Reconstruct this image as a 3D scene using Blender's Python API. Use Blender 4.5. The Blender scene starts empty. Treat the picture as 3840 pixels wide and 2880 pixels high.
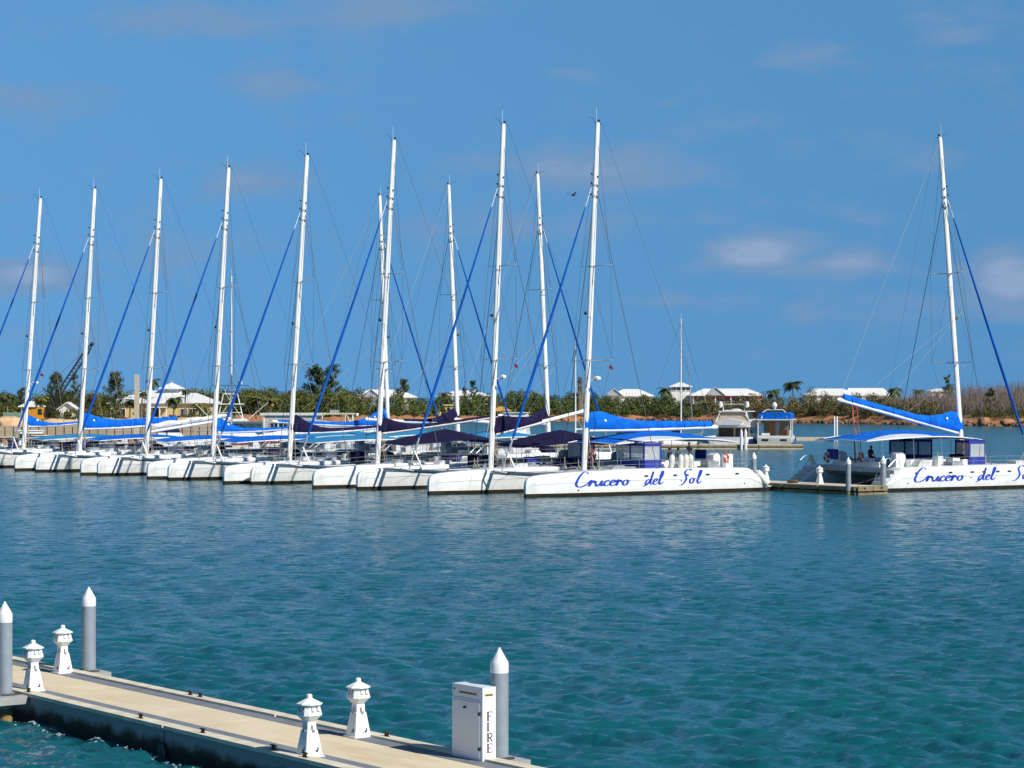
import bpy, bmesh, math, random
import numpy as np
from mathutils import Vector, Matrix, Euler
R = math.radians
SC = bpy.context.scene
COL = SC.collection
F, YH, H = 8780.0, 1480.0, 7.3          # focal length and horizon of the photograph in its own pixels; eye height in metres

# ------------------------------------------------------------------ camera, sky, sun, exposure
cam = bpy.data.cameras.new('camera')
cam.sensor_width = 36.0
cam.lens = F / 3840 * 36.0
cam.clip_start, cam.clip_end = 0.5, 12000
camo = bpy.data.objects.new('camera', cam)
camo.location = (0, 0, H)
camo.rotation_euler = (R(90) + math.atan((YH - 1440) / F), 0, 0)
COL.objects.link(camo)
SC.camera = camo

SUN_AZ, SUN_EL = 130.0, 40.0
world = bpy.data.worlds.new('World')
SC.world = world
world.use_nodes = True
wt = world.node_tree
bg = wt.nodes['Background']
sky = wt.nodes.new('ShaderNodeTexSky')
sky.sky_type = 'NISHITA'
sky.sun_disc = False
sky.sun_elevation, sky.sun_rotation = R(SUN_EL), R(SUN_AZ)
sky.altitude, sky.air_density, sky.dust_density, sky.ozone_density = 8000, 1.0, 0.0, 5.0


def wn(kind, **kw):
    n = wt.nodes.new(kind)
    for k, v in kw.items():
        setattr(n, k, v)
    return n


tc = wn('ShaderNodeTexCoord')
sp = wn('ShaderNodeSeparateXYZ')
wt.links.new(tc.outputs['Generated'], sp.inputs[0])
zz = wn('ShaderNodeMath', operation='ABSOLUTE')
wt.links.new(sp.outputs[2], zz.inputs[0])
z1 = wn('ShaderNodeMath', operation='MULTIPLY_ADD')
z0 = wn('ShaderNodeMath', operation='MULTIPLY')
wt.links.new(zz.outputs[0], z0.inputs[0])
wt.links.new(zz.outputs[0], z0.inputs[1])
wt.links.new(z0.outputs[0], z1.inputs[0])
z1.inputs[1].default_value = 1.0
z1.inputs[2].default_value = 0.02
z2 = wn('ShaderNodeMath', operation='MULTIPLY_ADD')
wt.links.new(zz.outputs[0], z2.inputs[0])
wt.links.new(z1.outputs[0], z2.inputs[1])
z2.inputs[2].default_value = 0.088
cb = wn('ShaderNodeCombineXYZ')
wt.links.new(sp.outputs[0], cb.inputs[0])
wt.links.new(sp.outputs[1], cb.inputs[1])
wt.links.new(z2.outputs[0], cb.inputs[2])
nm = wn('ShaderNodeVectorMath', operation='NORMALIZE')
wt.links.new(cb.outputs[0], nm.inputs[0])
wt.links.new(nm.outputs[0], sky.inputs[0])
tint = wn('ShaderNodeVectorMath', operation='MULTIPLY')
wt.links.new(sky.outputs[0], tint.inputs[0])
tint.inputs[1].default_value = (0.62, 0.88, 0.80)


def wmath(op, a, b=None, c=None):
    n = wn('ShaderNodeMath', operation=op)
    for i, v in enumerate((a, b, c)):
        if v is None:
            continue
        if isinstance(v, (int, float)):
            n.inputs[i].default_value = v
        else:
            wt.links.new(v, n.inputs[i])
    return n.outputs[0]


# thin clouds: a ragged noise veil everywhere, thicker in a few banks low over the far shore
def wnoise(scale, loc, detail, rough):
    mp = wn('ShaderNodeMapping')
    mp.inputs['Location'].default_value = loc
    mp.inputs['Scale'].default_value = scale
    wt.links.new(tc.outputs['Generated'], mp.inputs[0])
    nz = wn('ShaderNodeTexNoise')
    nz.inputs['Scale'].default_value = 1.0
    nz.inputs['Detail'].default_value = detail
    nz.inputs['Roughness'].default_value = rough
    nz.inputs['Distortion'].default_value = 0.25
    wt.links.new(mp.outputs[0], nz.inputs['Vector'])
    return nz.outputs[0]


veil = wnoise((9, 9, 30), (3.1, 0, 0.4), 6, 0.5)
fine = wnoise((30, 30, 85), (0.3, 0, 1.9), 8, 0.6)
yy = wmath('MAXIMUM', sp.outputs[1], 0.05)
az = wmath('DIVIDE', sp.outputs[0], yy)
el = wmath('DIVIDE', sp.outputs[2], yy)
bank = 0.0
for px, py, sx, sy, k in ((640, 70, 330, 75, .75), (985, 315, 190, 65, .85), (160, 375, 300, 70, .6), (890, 665, 240, 75, .9), (2150, 625, 430, 80, 1.1), (2830, 945, 260, 75, 1.45),
                          (3180, 980, 220, 55, 1.15), (3790, 1040, 170, 120, 1.4), (120, 1030, 260, 65, 1.2), (2110, 275, 150, 55, .7), (3080, 215, 260, 75, .65), (1480, 30, 260, 60, .6), (3700, 130, 330, 160, .55), (3270, 820, 160, 35, .6), (1960, 860, 320, 45, .5), (2520, 830, 250, 35, .5), (640, 960, 330, 70, .5), (3500, 590, 160, 60, .5), (2600, 1130, 500, 60, .5)):
    u = wmath('MULTIPLY_ADD', az, F / sx, -(px - 1920) / sx)
    v = wmath('MULTIPLY_ADD', el, F / sy, -(YH - py) / sy)
    d = wmath('MULTIPLY_ADD', u, u, wmath('MULTIPLY', v, v))
    g = wmath('MULTIPLY', wmath('EXPONENT', wmath('MULTIPLY', d, -1.0)), k)
    bank = wmath('MAXIMUM', g, bank)
mask = wmath('MULTIPLY_ADD', bank, 0.36, wmath('MULTIPLY_ADD', fine, 0.75, wmath('MULTIPLY', veil, 0.55)))
cr = wn('ShaderNodeValToRGB')
cr.color_ramp.interpolation = 'EASE'
cr.color_ramp.elements[0].position = 0.645
cr.color_ramp.elements[0].color = (0, 0, 0, 1)
cr.color_ramp.elements[1].position = 1.0
cr.color_ramp.elements[1].color = (0.85, 0.85, 0.85, 1)
wt.links.new(mask, cr.inputs[0])
mx = wn('ShaderNodeMix', data_type='RGBA')
wt.links.new(cr.outputs[0], mx.inputs[0])
wt.links.new(tint.outputs[0], mx.inputs[6])
tone = wn('ShaderNodeMix', data_type='RGBA')
wt.links.new(wmath('MULTIPLY', cr.outputs[0], wmath('MINIMUM', wmath('MAXIMUM', wmath('MULTIPLY', wmath('MULTIPLY_ADD', bank, 2.0, -1.5), wmath('MULTIPLY_ADD', fine, 5.0, -1.9)), 0.0), 1.0)), tone.inputs[0])
tone.inputs[6].default_value = (1.52, 2.58, 4.25, 1)
tone.inputs[7].default_value = (2.60, 3.35, 4.85, 1)
wt.links.new(tone.outputs[2], mx.inputs[7])
wt.links.new(mx.outputs[2], bg.inputs[0])
bg.inputs[1].default_value = 0.1

sun = bpy.data.lights.new('sun', 'SUN')
sun.energy = 4.4
sun.angle = R(0.5)
sun.color = (1.0, 0.95, 0.87)
suno = bpy.data.objects.new('sun', sun)
sd = Vector((math.sin(R(SUN_AZ)) * math.cos(R(SUN_EL)), math.cos(R(SUN_AZ)) * math.cos(R(SUN_EL)), math.sin(R(SUN_EL))))
suno.rotation_euler = sd.to_track_quat('Z', 'Y').to_euler()
suno.location = (60, -40, 80)
COL.objects.link(suno)
vs = SC.view_settings
vs.view_transform, vs.look, vs.exposure, vs.gamma, vs.use_curve_mapping = 'Standard', 'None', 0.30, 1.0, False
SC.cycles.max_bounces = 6
SC.cycles.transparent_max_bounces = 8

# ------------------------------------------------------------------ helpers
def PX(px, Y):
    return (px - 1920) / F * Y


def PZ(py, Y):
    return H + (YH - py) / F * Y


def P3(px, py, Y):
    return Vector((PX(px, Y), Y, PZ(py, Y)))


def GND(px, py, z0=0.0):
    Y = F * (H - z0) / (py - YH)
    return Vector((PX(px, Y), Y, z0))


MATS = {}


def mat(name, col, rough=0.6, metal=0.0, var=0.12, scale=3.0, bump=0.0, bscale=20.0, spec=0.5, col2=None, island=False, coat=0.0, trans=0.0, alpha=1.0):
    """Principled material whose colour wanders between two tones by object-space noise."""
    if name in MATS:
        return MATS[name]
    m = bpy.data.materials.new(name)
    m.use_nodes = True
    t = m.node_tree
    b = t.nodes['Principled BSDF']
    b.inputs['Roughness'].default_value = rough
    b.inputs['Metallic'].default_value = metal
    b.inputs['Specular IOR Level'].default_value = spec
    b.inputs['Coat Weight'].default_value = coat
    b.inputs['Transmission Weight'].default_value = trans
    b.inputs['Alpha'].default_value = alpha
    c = t.nodes.new('ShaderNodeTexCoord')
    n = t.nodes.new('ShaderNodeTexNoise')
    n.inputs['Scale'].default_value = scale
    n.inputs['Detail'].default_value = 6
    t.links.new(c.outputs['Object'], n.inputs['Vector'])
    r = t.nodes.new('ShaderNodeValToRGB')
    lo = tuple(x * (1 - var) for x in col) if col2 is None else col2
    hi = tuple(min(1, x * (1 + var)) for x in col) if col2 is None else col
    r.color_ramp.elements[0].position = 0.34
    r.color_ramp.elements[1].position = 0.66
    r.color_ramp.elements[0].color = (*lo, 1)
    r.color_ramp.elements[1].color = (*hi, 1)
    if island:
        g = t.nodes.new('ShaderNodeNewGeometry')
        a = t.nodes.new('ShaderNodeMath')
        a.operation = 'MULTIPLY_ADD'
        t.links.new(g.outputs['Random Per Island'], a.inputs[0])
        a.inputs[1].default_value = 0.5
        t.links.new(n.outputs[0], a.inputs[2])
        a2 = t.nodes.new('ShaderNodeMath')
        a2.operation = 'SUBTRACT'
        t.links.new(a.outputs[0], a2.inputs[0])
        a2.inputs[1].default_value = 0.25
        t.links.new(a2.outputs[0], r.inputs[0])
    else:
        t.links.new(n.outputs[0], r.inputs[0])
    t.links.new(r.outputs[0], b.inputs['Base Color'])
    if bump > 0:
        n2 = t.nodes.new('ShaderNodeTexNoise')
        n2.inputs['Scale'].default_value = bscale
        n2.inputs['Detail'].default_value = 4
        t.links.new(c.outputs['Object'], n2.inputs['Vector'])
        bu = t.nodes.new('ShaderNodeBump')
        bu.inputs['Strength'].default_value = bump
        bu.inputs['Distance'].default_value = 0.05
        t.links.new(n2.outputs[0], bu.inputs['Height'])
        t.links.new(bu.outputs[0], b.inputs['Normal'])
    MATS[name] = m
    return m


class MB:
    def __init__(s):
        s.v, s.f = [], []

    def add(s, vs, fs, M=None):
        o = len(s.v)
        if M is not None:
            vs = [M @ Vector(p) for p in vs]
        s.v += [tuple(p) for p in vs]
        s.f += [tuple(i + o for i in f) for f in fs]
        return s

    def box(s, x0, x1, y0, y1, z0, z1, M=None):
        v = [(x0, y0, z0), (x1, y0, z0), (x1, y1, z0), (x0, y1, z0), (x0, y0, z1), (x1, y0, z1), (x1, y1, z1), (x0, y1, z1)]
        return s.add(v, [(0, 3, 2, 1), (4, 5, 6, 7), (0, 1, 5, 4), (1, 2, 6, 5), (2, 3, 7, 6), (3, 0, 4, 7)], M)

    def rings(s, rs, cap0=True, cap1=True, closed=True):
        o = len(s.v)
        n = len(rs[0])
        for r in rs:
            s.v += [tuple(p) for p in r]
        for i in range(len(rs) - 1):
            for j in range(n if closed else n - 1):
                k = (j + 1) % n
                s.f.append((o + i * n + j, o + i * n + k, o + (i + 1) * n + k, o + (i + 1) * n + j))
        if cap0:
            s.f.append(tuple(o + j for j in reversed(range(n))))
        if cap1:
            s.f.append(tuple(o + (len(rs) - 1) * n + j for j in range(n)))
        return s

    def tube(s, pts, r, n=8, cap=True):
        pts = [Vector(p) for p in pts]
        rr = r if isinstance(r, (list, tuple)) else [r] * len(pts)
        rs = []
        for i, p in enumerate(pts):
            d = (pts[min(i + 1, len(pts) - 1)] - pts[max(i - 1, 0)])
            d = d.normalized() if d.length > 1e-9 else Vector((0, 0, 1))
            a = Vector((0, 0, 1)) if abs(d.z) < 0.9 else Vector((1, 0, 0))
            e1 = d.cross(a).normalized()
            e2 = d.cross(e1)
            rs.append([p + (e1 * math.cos(2 * math.pi * j / n) + e2 * math.sin(2 * math.pi * j / n)) * rr[i] for j in range(n)])
        return s.rings(rs, cap, cap)

    def lathe(s, prof, n=16, c=(0, 0, 0), rot=0.0):
        rs = []
        for r, z in prof:
            rs.append([(c[0] + r * math.cos(rot + 2 * math.pi * j / n), c[1] + r * math.sin(rot + 2 * math.pi * j / n), c[2] + z) for j in range(n)])
        return s.rings(rs, True, True)

    def prism(s, poly, y0, y1):
        """poly in x,z extruded along y"""
        return s.rings([[(x, y0, z) for x, z in poly], [(x, y1, z) for x, z in poly]])

    def torus(s, c, Rr, r, M=None, n=16, m=8):
        rs = []
        for i in range(n):
            a = 2 * math.pi * i / n
            rs.append([(c[0] + 0 + r * math.sin(2 * math.pi * j / m), c[1] + (Rr + r * math.cos(2 * math.pi * j / m)) * math.cos(a), c[2] + (Rr + r * math.cos(2 * math.pi * j / m)) * math.sin(a)) for j in range(m)])
        rs.append(rs[0])
        return s.rings(rs, False, False)

    def ball(s, c, r, n=10, m=6):
        rx, ry, rz = r if isinstance(r, (list, tuple)) else (r, r, r)
        rs = []
        for i in range(m + 1):
            t = -math.pi / 2 + math.pi * min(max(i / m, 0.02), 0.98)
            rs.append([(c[0] + rx * math.cos(t) * math.cos(2 * math.pi * j / n), c[1] + ry * math.cos(t) * math.sin(2 * math.pi * j / n), c[2] + rz * math.sin(t)) for j in range(n)])
        return s.rings(rs)

    def grid(s, fn, nu, nv):
        o = len(s.v)
        for i in range(nu + 1):
            for j in range(nv + 1):
                s.v.append(tuple(fn(i / nu, j / nv)))
        for i in range(nu):
            for j in range(nv):
                a = o + i * (nv + 1) + j
                s.f.append((a, a + 1, a + nv + 2, a + nv + 1))
        return s

    def mesh(s, name, m, smooth=True, ang=38, fixn=True):
        me = bpy.data.meshes.new(name)
        me.from_pydata(s.v, [], s.f)
        me.materials.append(m)
        if fixn and len(s.f) < 20000:
            b = bmesh.new()
            b.from_mesh(me)
            bmesh.ops.recalc_face_normals(b, faces=b.faces)
            b.to_mesh(me)
            b.free()
        if smooth:
            me.polygons.foreach_set('use_smooth', [True] * len(me.polygons))
            me.set_sharp_from_angle(angle=R(ang))
        me.update()
        return me

    def build(s, name, m, parent=None, smooth=True, ang=38, loc=None, **props):
        o = bpy.data.objects.new(name, s.mesh(name, m, smooth, ang))
        COL.objects.link(o)
        if parent is not None:
            o.parent = parent
        if loc is not None:
            o.location = loc
        for k, v in props.items():
            o[k] = v
        return o


def thing(name, label, cat, loc=(0, 0, 0), rot=0.0, group=None, scale=1.0):
    o = bpy.data.objects.new(name, None)
    o.empty_display_size = 0.2
    COL.objects.link(o)
    o.location = loc
    o.rotation_euler = (0, 0, rot)
    o.scale = (scale,) * 3
    o['label'], o['category'] = label, cat
    if group:
        o['group'] = group
    return o


def tag(o, label, cat, group=None):
    o['label'], o['category'] = label, cat
    if group:
        o['group'] = group
    return o


def copy_thing(o, loc, rot, label, parent=None):
    c = o.copy()
    COL.objects.link(c)
    if parent is None:
        c.location = loc
        c.rotation_euler = (0, 0, rot)
        c['label'] = label
    else:
        c.parent = parent
    for ch in list(o.children):
        copy_thing(ch, None, None, None, c)
    return c


def cloud(mb, c, rad, n, size, rng, squash=0.25, shell=0.5, flat=0.4):
    """n leaf-clump faces spread through an ellipsoid: each a small folded quad."""
    v = rng.normal(size=(n, 3))
    v /= np.linalg.norm(v, axis=1)[:, None]
    rr = (shell + (1 - shell) * rng.random(n)) ** 0.8
    v[:, 2] = np.where(v[:, 2] < -squash, -squash * rng.random(n), v[:, 2])
    p = v * rr[:, None] * np.array(rad) + np.array(c)
    a = rng.normal(size=(n, 3))
    a /= np.linalg.norm(a, axis=1)[:, None]
    b = np.cross(a, rng.normal(size=(n, 3)))
    b /= np.linalg.norm(b, axis=1)[:, None]
    s = size * (0.5 + rng.random(n))[:, None]
    q = np.stack([p - a * s, p + b * s * flat, p + a * s, p - b * s * flat], 1).reshape(-1, 3)
    o = len(mb.v)
    mb.v += [tuple(x) for x in q.tolist()]
    mb.f += [(o + 4 * i, o + 4 * i + 1, o + 4 * i + 2, o + 4 * i + 3) for i in range(n)]


# ------------------------------------------------------------------ materials
WHITE = mat('white_gelcoat', (0.80, 0.80, 0.78), 0.28, var=0.04, scale=1.3, coat=0.3)
WHITE2 = mat('white_deck', (0.52, 0.53, 0.53), 0.55, var=0.12, scale=2.5)
GREYDECK = mat('grey_deck', (0.25, 0.275, 0.30), 0.7, var=0.2, scale=2.0)
ANTIF = mat('antifouling', (0.014, 0.013, 0.010), 0.9, spec=0.2, col2=(0.034, 0.028, 0.016), scale=1.6)
KNUCK = mat('grey_line', (0.42, 0.43, 0.44), 0.6)
HULLW = mat('hull_gelcoat', (0.82, 0.82, 0.80), 0.28, coat=0.3, var=0.03, scale=1.3)
ALU = mat('white_spar', (0.80, 0.79, 0.76), 0.35, var=0.05, scale=0.8)
ALUG = mat('grey_aluminium', (0.33, 0.36, 0.39), 0.4, metal=0.5, var=0.1)
STEEL = mat('stainless', (0.62, 0.64, 0.66), 0.3, metal=0.8, var=0.08)
WIRE = mat('wire', (0.085, 0.095, 0.11), 0.5, metal=0.3)
ROPE = mat('rope', (0.50, 0.44, 0.30), 0.9)
BLUE = mat('blue_canvas', (0.003, 0.125, 0.56), 0.85, spec=0.12, var=0.22, scale=1.6, bump=0.7, bscale=3.2)
BLUED = mat('royal_canvas', (0.012, 0.03, 0.27), 0.75, var=0.12, scale=1.4)
NAVY = mat('navy_canvas', (0.014, 0.011, 0.045), 0.9, spec=0.1, var=0.25, scale=1.6, bump=0.7, bscale=3.2)
TURQ = mat('turquoise_canvas', (0.012, 0.20, 0.42), 0.75, var=0.12, scale=1.2)
BLACK = mat('black_fitting', (0.015, 0.015, 0.017), 0.55)
GLASS = mat('dark_glass', (0.02, 0.028, 0.035), 0.08, var=0.2)
CLEAR = mat('clear_vinyl', (0.52, 0.56, 0.58), 0.25, var=0.12, scale=1.0, alpha=0.62)
LETTER = mat('blue_lettering', (0.010, 0.055, 0.50), 0.5, var=0.06)
RED = mat('lifering_red', (0.60, 0.07, 0.035), 0.6, var=0.1)
NET = mat('trampoline_net', (0.13, 0.13, 0.135), 0.9, alpha=0.24)
HEADS = mat('headsail_strip', (0.004, 0.085, 0.40), 0.85, spec=0.12, var=0.25, scale=0.5)
TAN = mat('tan_canvas', (0.46, 0.37, 0.28), 0.8, var=0.12)
WOODM = mat('varnished_wood', (0.30, 0.10, 0.03), 0.5, var=0.2)
CREAM = mat('cream_paint', (0.66, 0.60, 0.44), 0.6, var=0.08)
FENDERM = mat('white_fender', (0.72, 0.70, 0.62), 0.5, var=0.1, scale=6)



def scum(m):
    """yellowish scum and streaks on the topsides just above the waterline"""
    t = m.node_tree
    b = t.nodes['Principled BSDF']
    src = b.inputs['Base Color'].links[0].from_socket
    c = t.nodes.new('ShaderNodeTexCoord')
    s = t.nodes.new('ShaderNodeSeparateXYZ')
    t.links.new(c.outputs['Object'], s.inputs[0])
    mp = t.nodes.new('ShaderNodeMapping')
    mp.inputs['Scale'].default_value = (2.2, 2.2, 0.5)
    t.links.new(c.outputs['Object'], mp.inputs[0])
    n = t.nodes.new('ShaderNodeTexNoise')
    n.inputs['Scale'].default_value = 1.6
    n.inputs['Detail'].default_value = 7
    t.links.new(mp.outputs[0], n.inputs['Vector'])
    a = t.nodes.new('ShaderNodeMath')
    a.operation = 'MULTIPLY_ADD'
    t.links.new(n.outputs[0], a.inputs[0])
    a.inputs[1].default_value = -1.5
    t.links.new(s.outputs[2], a.inputs[2])
    r = t.nodes.new('ShaderNodeMapRange')
    r.inputs['From Min'].default_value = -0.55
    r.inputs['From Max'].default_value = 0.0
    r.inputs['To Min'].default_value = 0.32
    r.inputs['To Max'].default_value = 0.0
    t.links.new(a.outputs[0], r.inputs['Value'])
    x = t.nodes.new('ShaderNodeMix')
    x.data_type = 'RGBA'
    t.links.new(r.outputs[0], x.inputs[0])
    t.links.new(src, x.inputs[6])
    x.inputs[7].default_value = (0.50, 0.44, 0.30, 1)
    t.links.new(x.outputs[2], b.inputs['Base Color'])


scum(HULLW)

# ------------------------------------------------------------------ water
rng = np.random.default_rng(7)
NW = 80
wl = np.exp(rng.uniform(np.log(0.24), np.log(1.4), NW))
wd = R(252) + rng.normal(0, 0.6, NW)
wk = 2 * np.pi / wl
wa = 0.0145 * wl ** 0.65 * rng.uniform(0.5, 1.3, NW)
wp = rng.uniform(0, 2 * np.pi, NW)


def wave(x, y, fade):
    z = np.zeros_like(x)
    gust = 0.85 + 0.2 * np.sin(x * 0.11 + y * 0.05 + 1.0) * np.sin(y * 0.083 - x * 0.03 + 2.0)
    for k, d, a, p, l in zip(wk, wd, wa, wp, wl):
        ph = k * (np.cos(d) * x + np.sin(d) * y) + p
        keep = np.clip((l / fade - 2.2) / 2.0, 0, 1)
        z += keep * a * (np.sin(ph) + 0.22 * np.cos(2 * ph))
    return z * gust


def make_water():
    nx, y = 760, [30.0]
    while y[-1] < 330:
        y.append(y[-1] * 1.0042)
    y = np.array(y)
    ny = len(y)
    u = np.linspace(-1, 1, nx)
    X = u[None, :] * (0.36 * y[:, None] + 4)
    Y = np.repeat(y[:, None], nx, 1)
    fade = np.maximum(Y * 0.0042, (0.72 * Y + 8) / nx)
    Z = wave(X, Y, fade)
    edge = np.clip((1 - np.abs(u))[None, :] * 12, 0, 1) * np.clip((330 - Y) / 60, 0, 1) * np.clip((Y - 30) / 0.5, 0, 1)
    Z *= edge
    co = np.stack([X, Y, Z], -1).reshape(-1, 3)
    i = np.arange(ny - 1)[:, None] * nx + np.arange(nx - 1)[None, :]
    fa = np.stack([i, i + 1, i + nx + 1, i + nx], -1).reshape(-1, 4)
    far = 6000
    ex = np.array([(-far, -200, 0), (far, -200, 0), (far, far, 0), (-far, far, 0), (-far, 30, 0), (far, 30, 0), (-far, y[-1], 0), (far, y[-1], 0)], float)
    n0 = len(co)
    bl, br, tl, tr = 0, nx - 1, (ny - 1) * nx, ny * nx - 1
    co = np.vstack([co, ex])
    polys = [list(q) for q in fa.tolist()]
    me = bpy.data.meshes.new('water')
    left = [j * nx for j in range(ny)]
    right = [j * nx + nx - 1 for j in range(ny)]
    bot = list(range(nx))
    top = [(ny - 1) * nx + j for j in range(nx)]
    polys.append([n0 + 0, n0 + 1, n0 + 5] + bot[::-1] + [n0 + 4])
    polys.append([n0 + 4] + left + [n0 + 6])
    polys.append([n0 + 5, n0 + 7] + right[::-1])
    polys.append([n0 + 6] + top + [n0 + 7, n0 + 2, n0 + 3])
    me.from_pydata([tuple(c) for c in co.tolist()], [], polys)
    me.polygons.foreach_set('use_smooth', [True] * len(me.polygons))
    o = bpy.data.objects.new('water', me)
    COL.objects.link(o)
    o['kind'] = 'structure'
    m = bpy.data.materials.new('sea_water')
    m.use_nodes = True
    t = m.node_tree
    b = t.nodes['Principled BSDF']
    b.inputs['IOR'].default_value = 1.333
    b.inputs['Roughness'].default_value = 0.17
    b.inputs['Specular IOR Level'].default_value = 0.38
    c = t.nodes.new('ShaderNodeTexCoord')
    n = t.nodes.new('ShaderNodeTexNoise')
    n.inputs['Scale'].default_value = 0.05
    n.inputs['Detail'].default_value = 5
    ma = t.nodes.new('ShaderNodeMapping')
    ma.inputs['Scale'].default_value = (0.6, 1.0, 1.0)
    t.links.new(c.outputs['Object'], ma.inputs[0])
    t.links.new(ma.outputs[0], n.inputs['Vector'])
    r = t.nodes.new('ShaderNodeValToRGB')
    r.color_ramp.elements[0].position = 0.36
    r.color_ramp.elements[1].position = 0.66
    r.color_ramp.elements[0].color = (0.0045, 0.082, 0.110, 1)
    r.color_ramp.elements[1].color = (0.0065, 0.100, 0.124, 1)
    t.links.new(n.outputs[0], r.inputs[0])
    t.links.new(r.outputs[0], b.inputs['Base Color'])
    # ripples too small for the mesh: they tilt the normal directly, so they keep scattering at any distance
    geo = t.nodes.new('ShaderNodeNewGeometry')
    acc = geo.outputs['Normal']
    for sc_, amp, st in ((1.1, 0.85, (0.8, 1.0, 1.0)), (2.6, 0.95, (0.9, 1.0, 1.0)), (9.0, 0.45, (1, 1, 1))):
        mm = t.nodes.new('ShaderNodeMapping')
        mm.inputs['Scale'].default_value = st
        mm.inputs['Rotation'].default_value = (0, 0, R(-14))
        t.links.new(c.outputs['Object'], mm.inputs[0])
        nn = t.nodes.new('ShaderNodeTexNoise')
        nn.inputs['Scale'].default_value = sc_
        nn.inputs['Detail'].default_value = 2
        t.links.new(mm.outputs[0], nn.inputs['Vector'])
        q = t.nodes.new('ShaderNodeVectorMath')
        q.operation = 'MULTIPLY_ADD'
        t.links.new(nn.outputs['Color'], q.inputs[0])
        q.inputs[1].default_value = (amp * 1.0, amp, 0)
        q.inputs[2].default_value = (-amp * 0.5, -amp * 0.5, 0)
        ad = t.nodes.new('ShaderNodeVectorMath')
        ad.operation = 'ADD'
        t.links.new(acc, ad.inputs[0])
        t.links.new(q.outputs[0], ad.inputs[1])
        acc = ad.outputs[0]
    nn = t.nodes.new('ShaderNodeVectorMath')
    nn.operation = 'NORMALIZE'
    t.links.new(acc, nn.inputs[0])
    t.links.new(nn.outputs[0], b.inputs['Normal'])
    me.materials.append(m)


make_water()



# ------------------------------------------------------------------ land
SX = [-400, -95, -75, -60, -30, 0, 36, 70, 100, 118, 200, 420]
SY = [660, 655, 640, 640, 632, 640, 650, 610, 560, 535, 480, 430]
shoreY = lambda x: float(np.interp(x, SX, SY))
nr = np.random.default_rng(3)
rx = random.Random(11)
SAND = mat('sandy_ground', (0.50, 0.37, 0.22), 0.95, col2=(0.34, 0.25, 0.13), scale=0.08, bump=.3)
REDE = mat('red_earth', (0.44, 0.19, 0.075), 0.95, col2=(0.30, 0.15, 0.07), scale=0.35, bump=.5, bscale=3)
ROCKM = mat('shore_rock', (0.26, 0.15, 0.08), 0.9, col2=(0.075, 0.055, 0.04), scale=0.5, island=True)
QUAYM = mat('sheet_pile_rust', (0.46, 0.28, 0.14), 0.85, col2=(0.33, 0.19, 0.10), scale=0.7, island=True)


def make_shore():
    xs = np.arange(-110, 421, 1.5)
    off = [-3, -0.6, 0.3, 1.6, 2.6, 4.2, 6, 12, 30, 80, 200, 500]
    zz = [-1.5, -0.35, 0.15, 0.75, 1.05, 1.15, 1.75, 2.0, 2.1, 2.2, 2.2, 2.2]
    b = MB()
    n = len(off)
    for x in xs:
        j = 0.8 * math.sin(x * .31) + 0.7 * math.sin(x * .83 + 1)
        for k, (o_, z) in enumerate(zip(off, zz)):
            b.v.append((x, shoreY(x) + o_ + (j if k < 7 else 0) + nr.normal(0, .2) * (1 if 1 < k < 8 else 0), z + nr.normal(0, .13) * (1 if 1 < k < 8 else .0)))
    for i in range(len(xs) - 1):
        for k in range(n - 1):
            a = i * n + k
            b.f.append((a, a + n, a + n + 1, a + 1))
    o = b.build('shore_land', REDE, None, kind='structure')
    o.data.materials.append(SAND)
    for p in o.data.polygons:
        if p.index % (n - 1) >= 7:
            p.material_index = 1


make_shore()
# quay land on the left
b = MB()
poly = [(-420, 290.8), (-36, 290.8), (-42, 340), (-58, 480), (-78, 664), (-420, 664)]
b.rings([[(x, y, -1.2) for x, y in poly], [(x, y, 2.0) for x, y in poly]])
b.build('quay_land', SAND, None, smooth=False, kind='structure')
wall = thing('quay_wall', 'rust orange sheet pile quay wall behind the moored boats on the left', 'quay wall', (0, 290.4, 0))
pan = MB().rings([[(x, y, z) for x, y in ((0, 0.3), (0, 0), (.12, -.22), (.55, -.22), (.67, 0), (1.05, 0), (1.05, .3))] for z in (-1.0, 1.92)]).mesh('sheet_pile', QUAYM, False)
for k in range(40):
    o = bpy.data.objects.new('sheet_pile', pan)
    COL.objects.link(o)
    o.parent = wall
    o.location = (-78 + 1.05 * k, 0, 0)
MB().box(-200, -35.9, -0.3, 0.6, 1.925, 2.15).build('capping_beam', mat('cap_concrete', (0.50, 0.44, 0.34), 0.9), wall, smooth=False)
for px in (410, 470, 545, 660, 735):
    MB().box(PX(px, 290) - .1, PX(px, 290) + .1, -0.42, -0.23, 0.3, 1.9).build('rubber_fender', BLACK, wall, smooth=False)

fen = thing('quay_fence', 'low grey post and rail fence along the top of the quay wall', 'fence', (0, 290.9, 2.15))
pst = MB().box(-.05, .05, -.05, .05, 0, 1.15).mesh('post', BLACK, False)
for k in range(46):
    o = bpy.data.objects.new('post', pst)
    COL.objects.link(o)
    o.parent = fen
    o.location = (-84 + 1.05 * k, 0, 0)
for z in (.55, 1.08):
    MB().tube([(-84.2, 0, z), (-36.5, 0, z)], .03, 6).build('rail', GREYDECK, fen)

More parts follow.
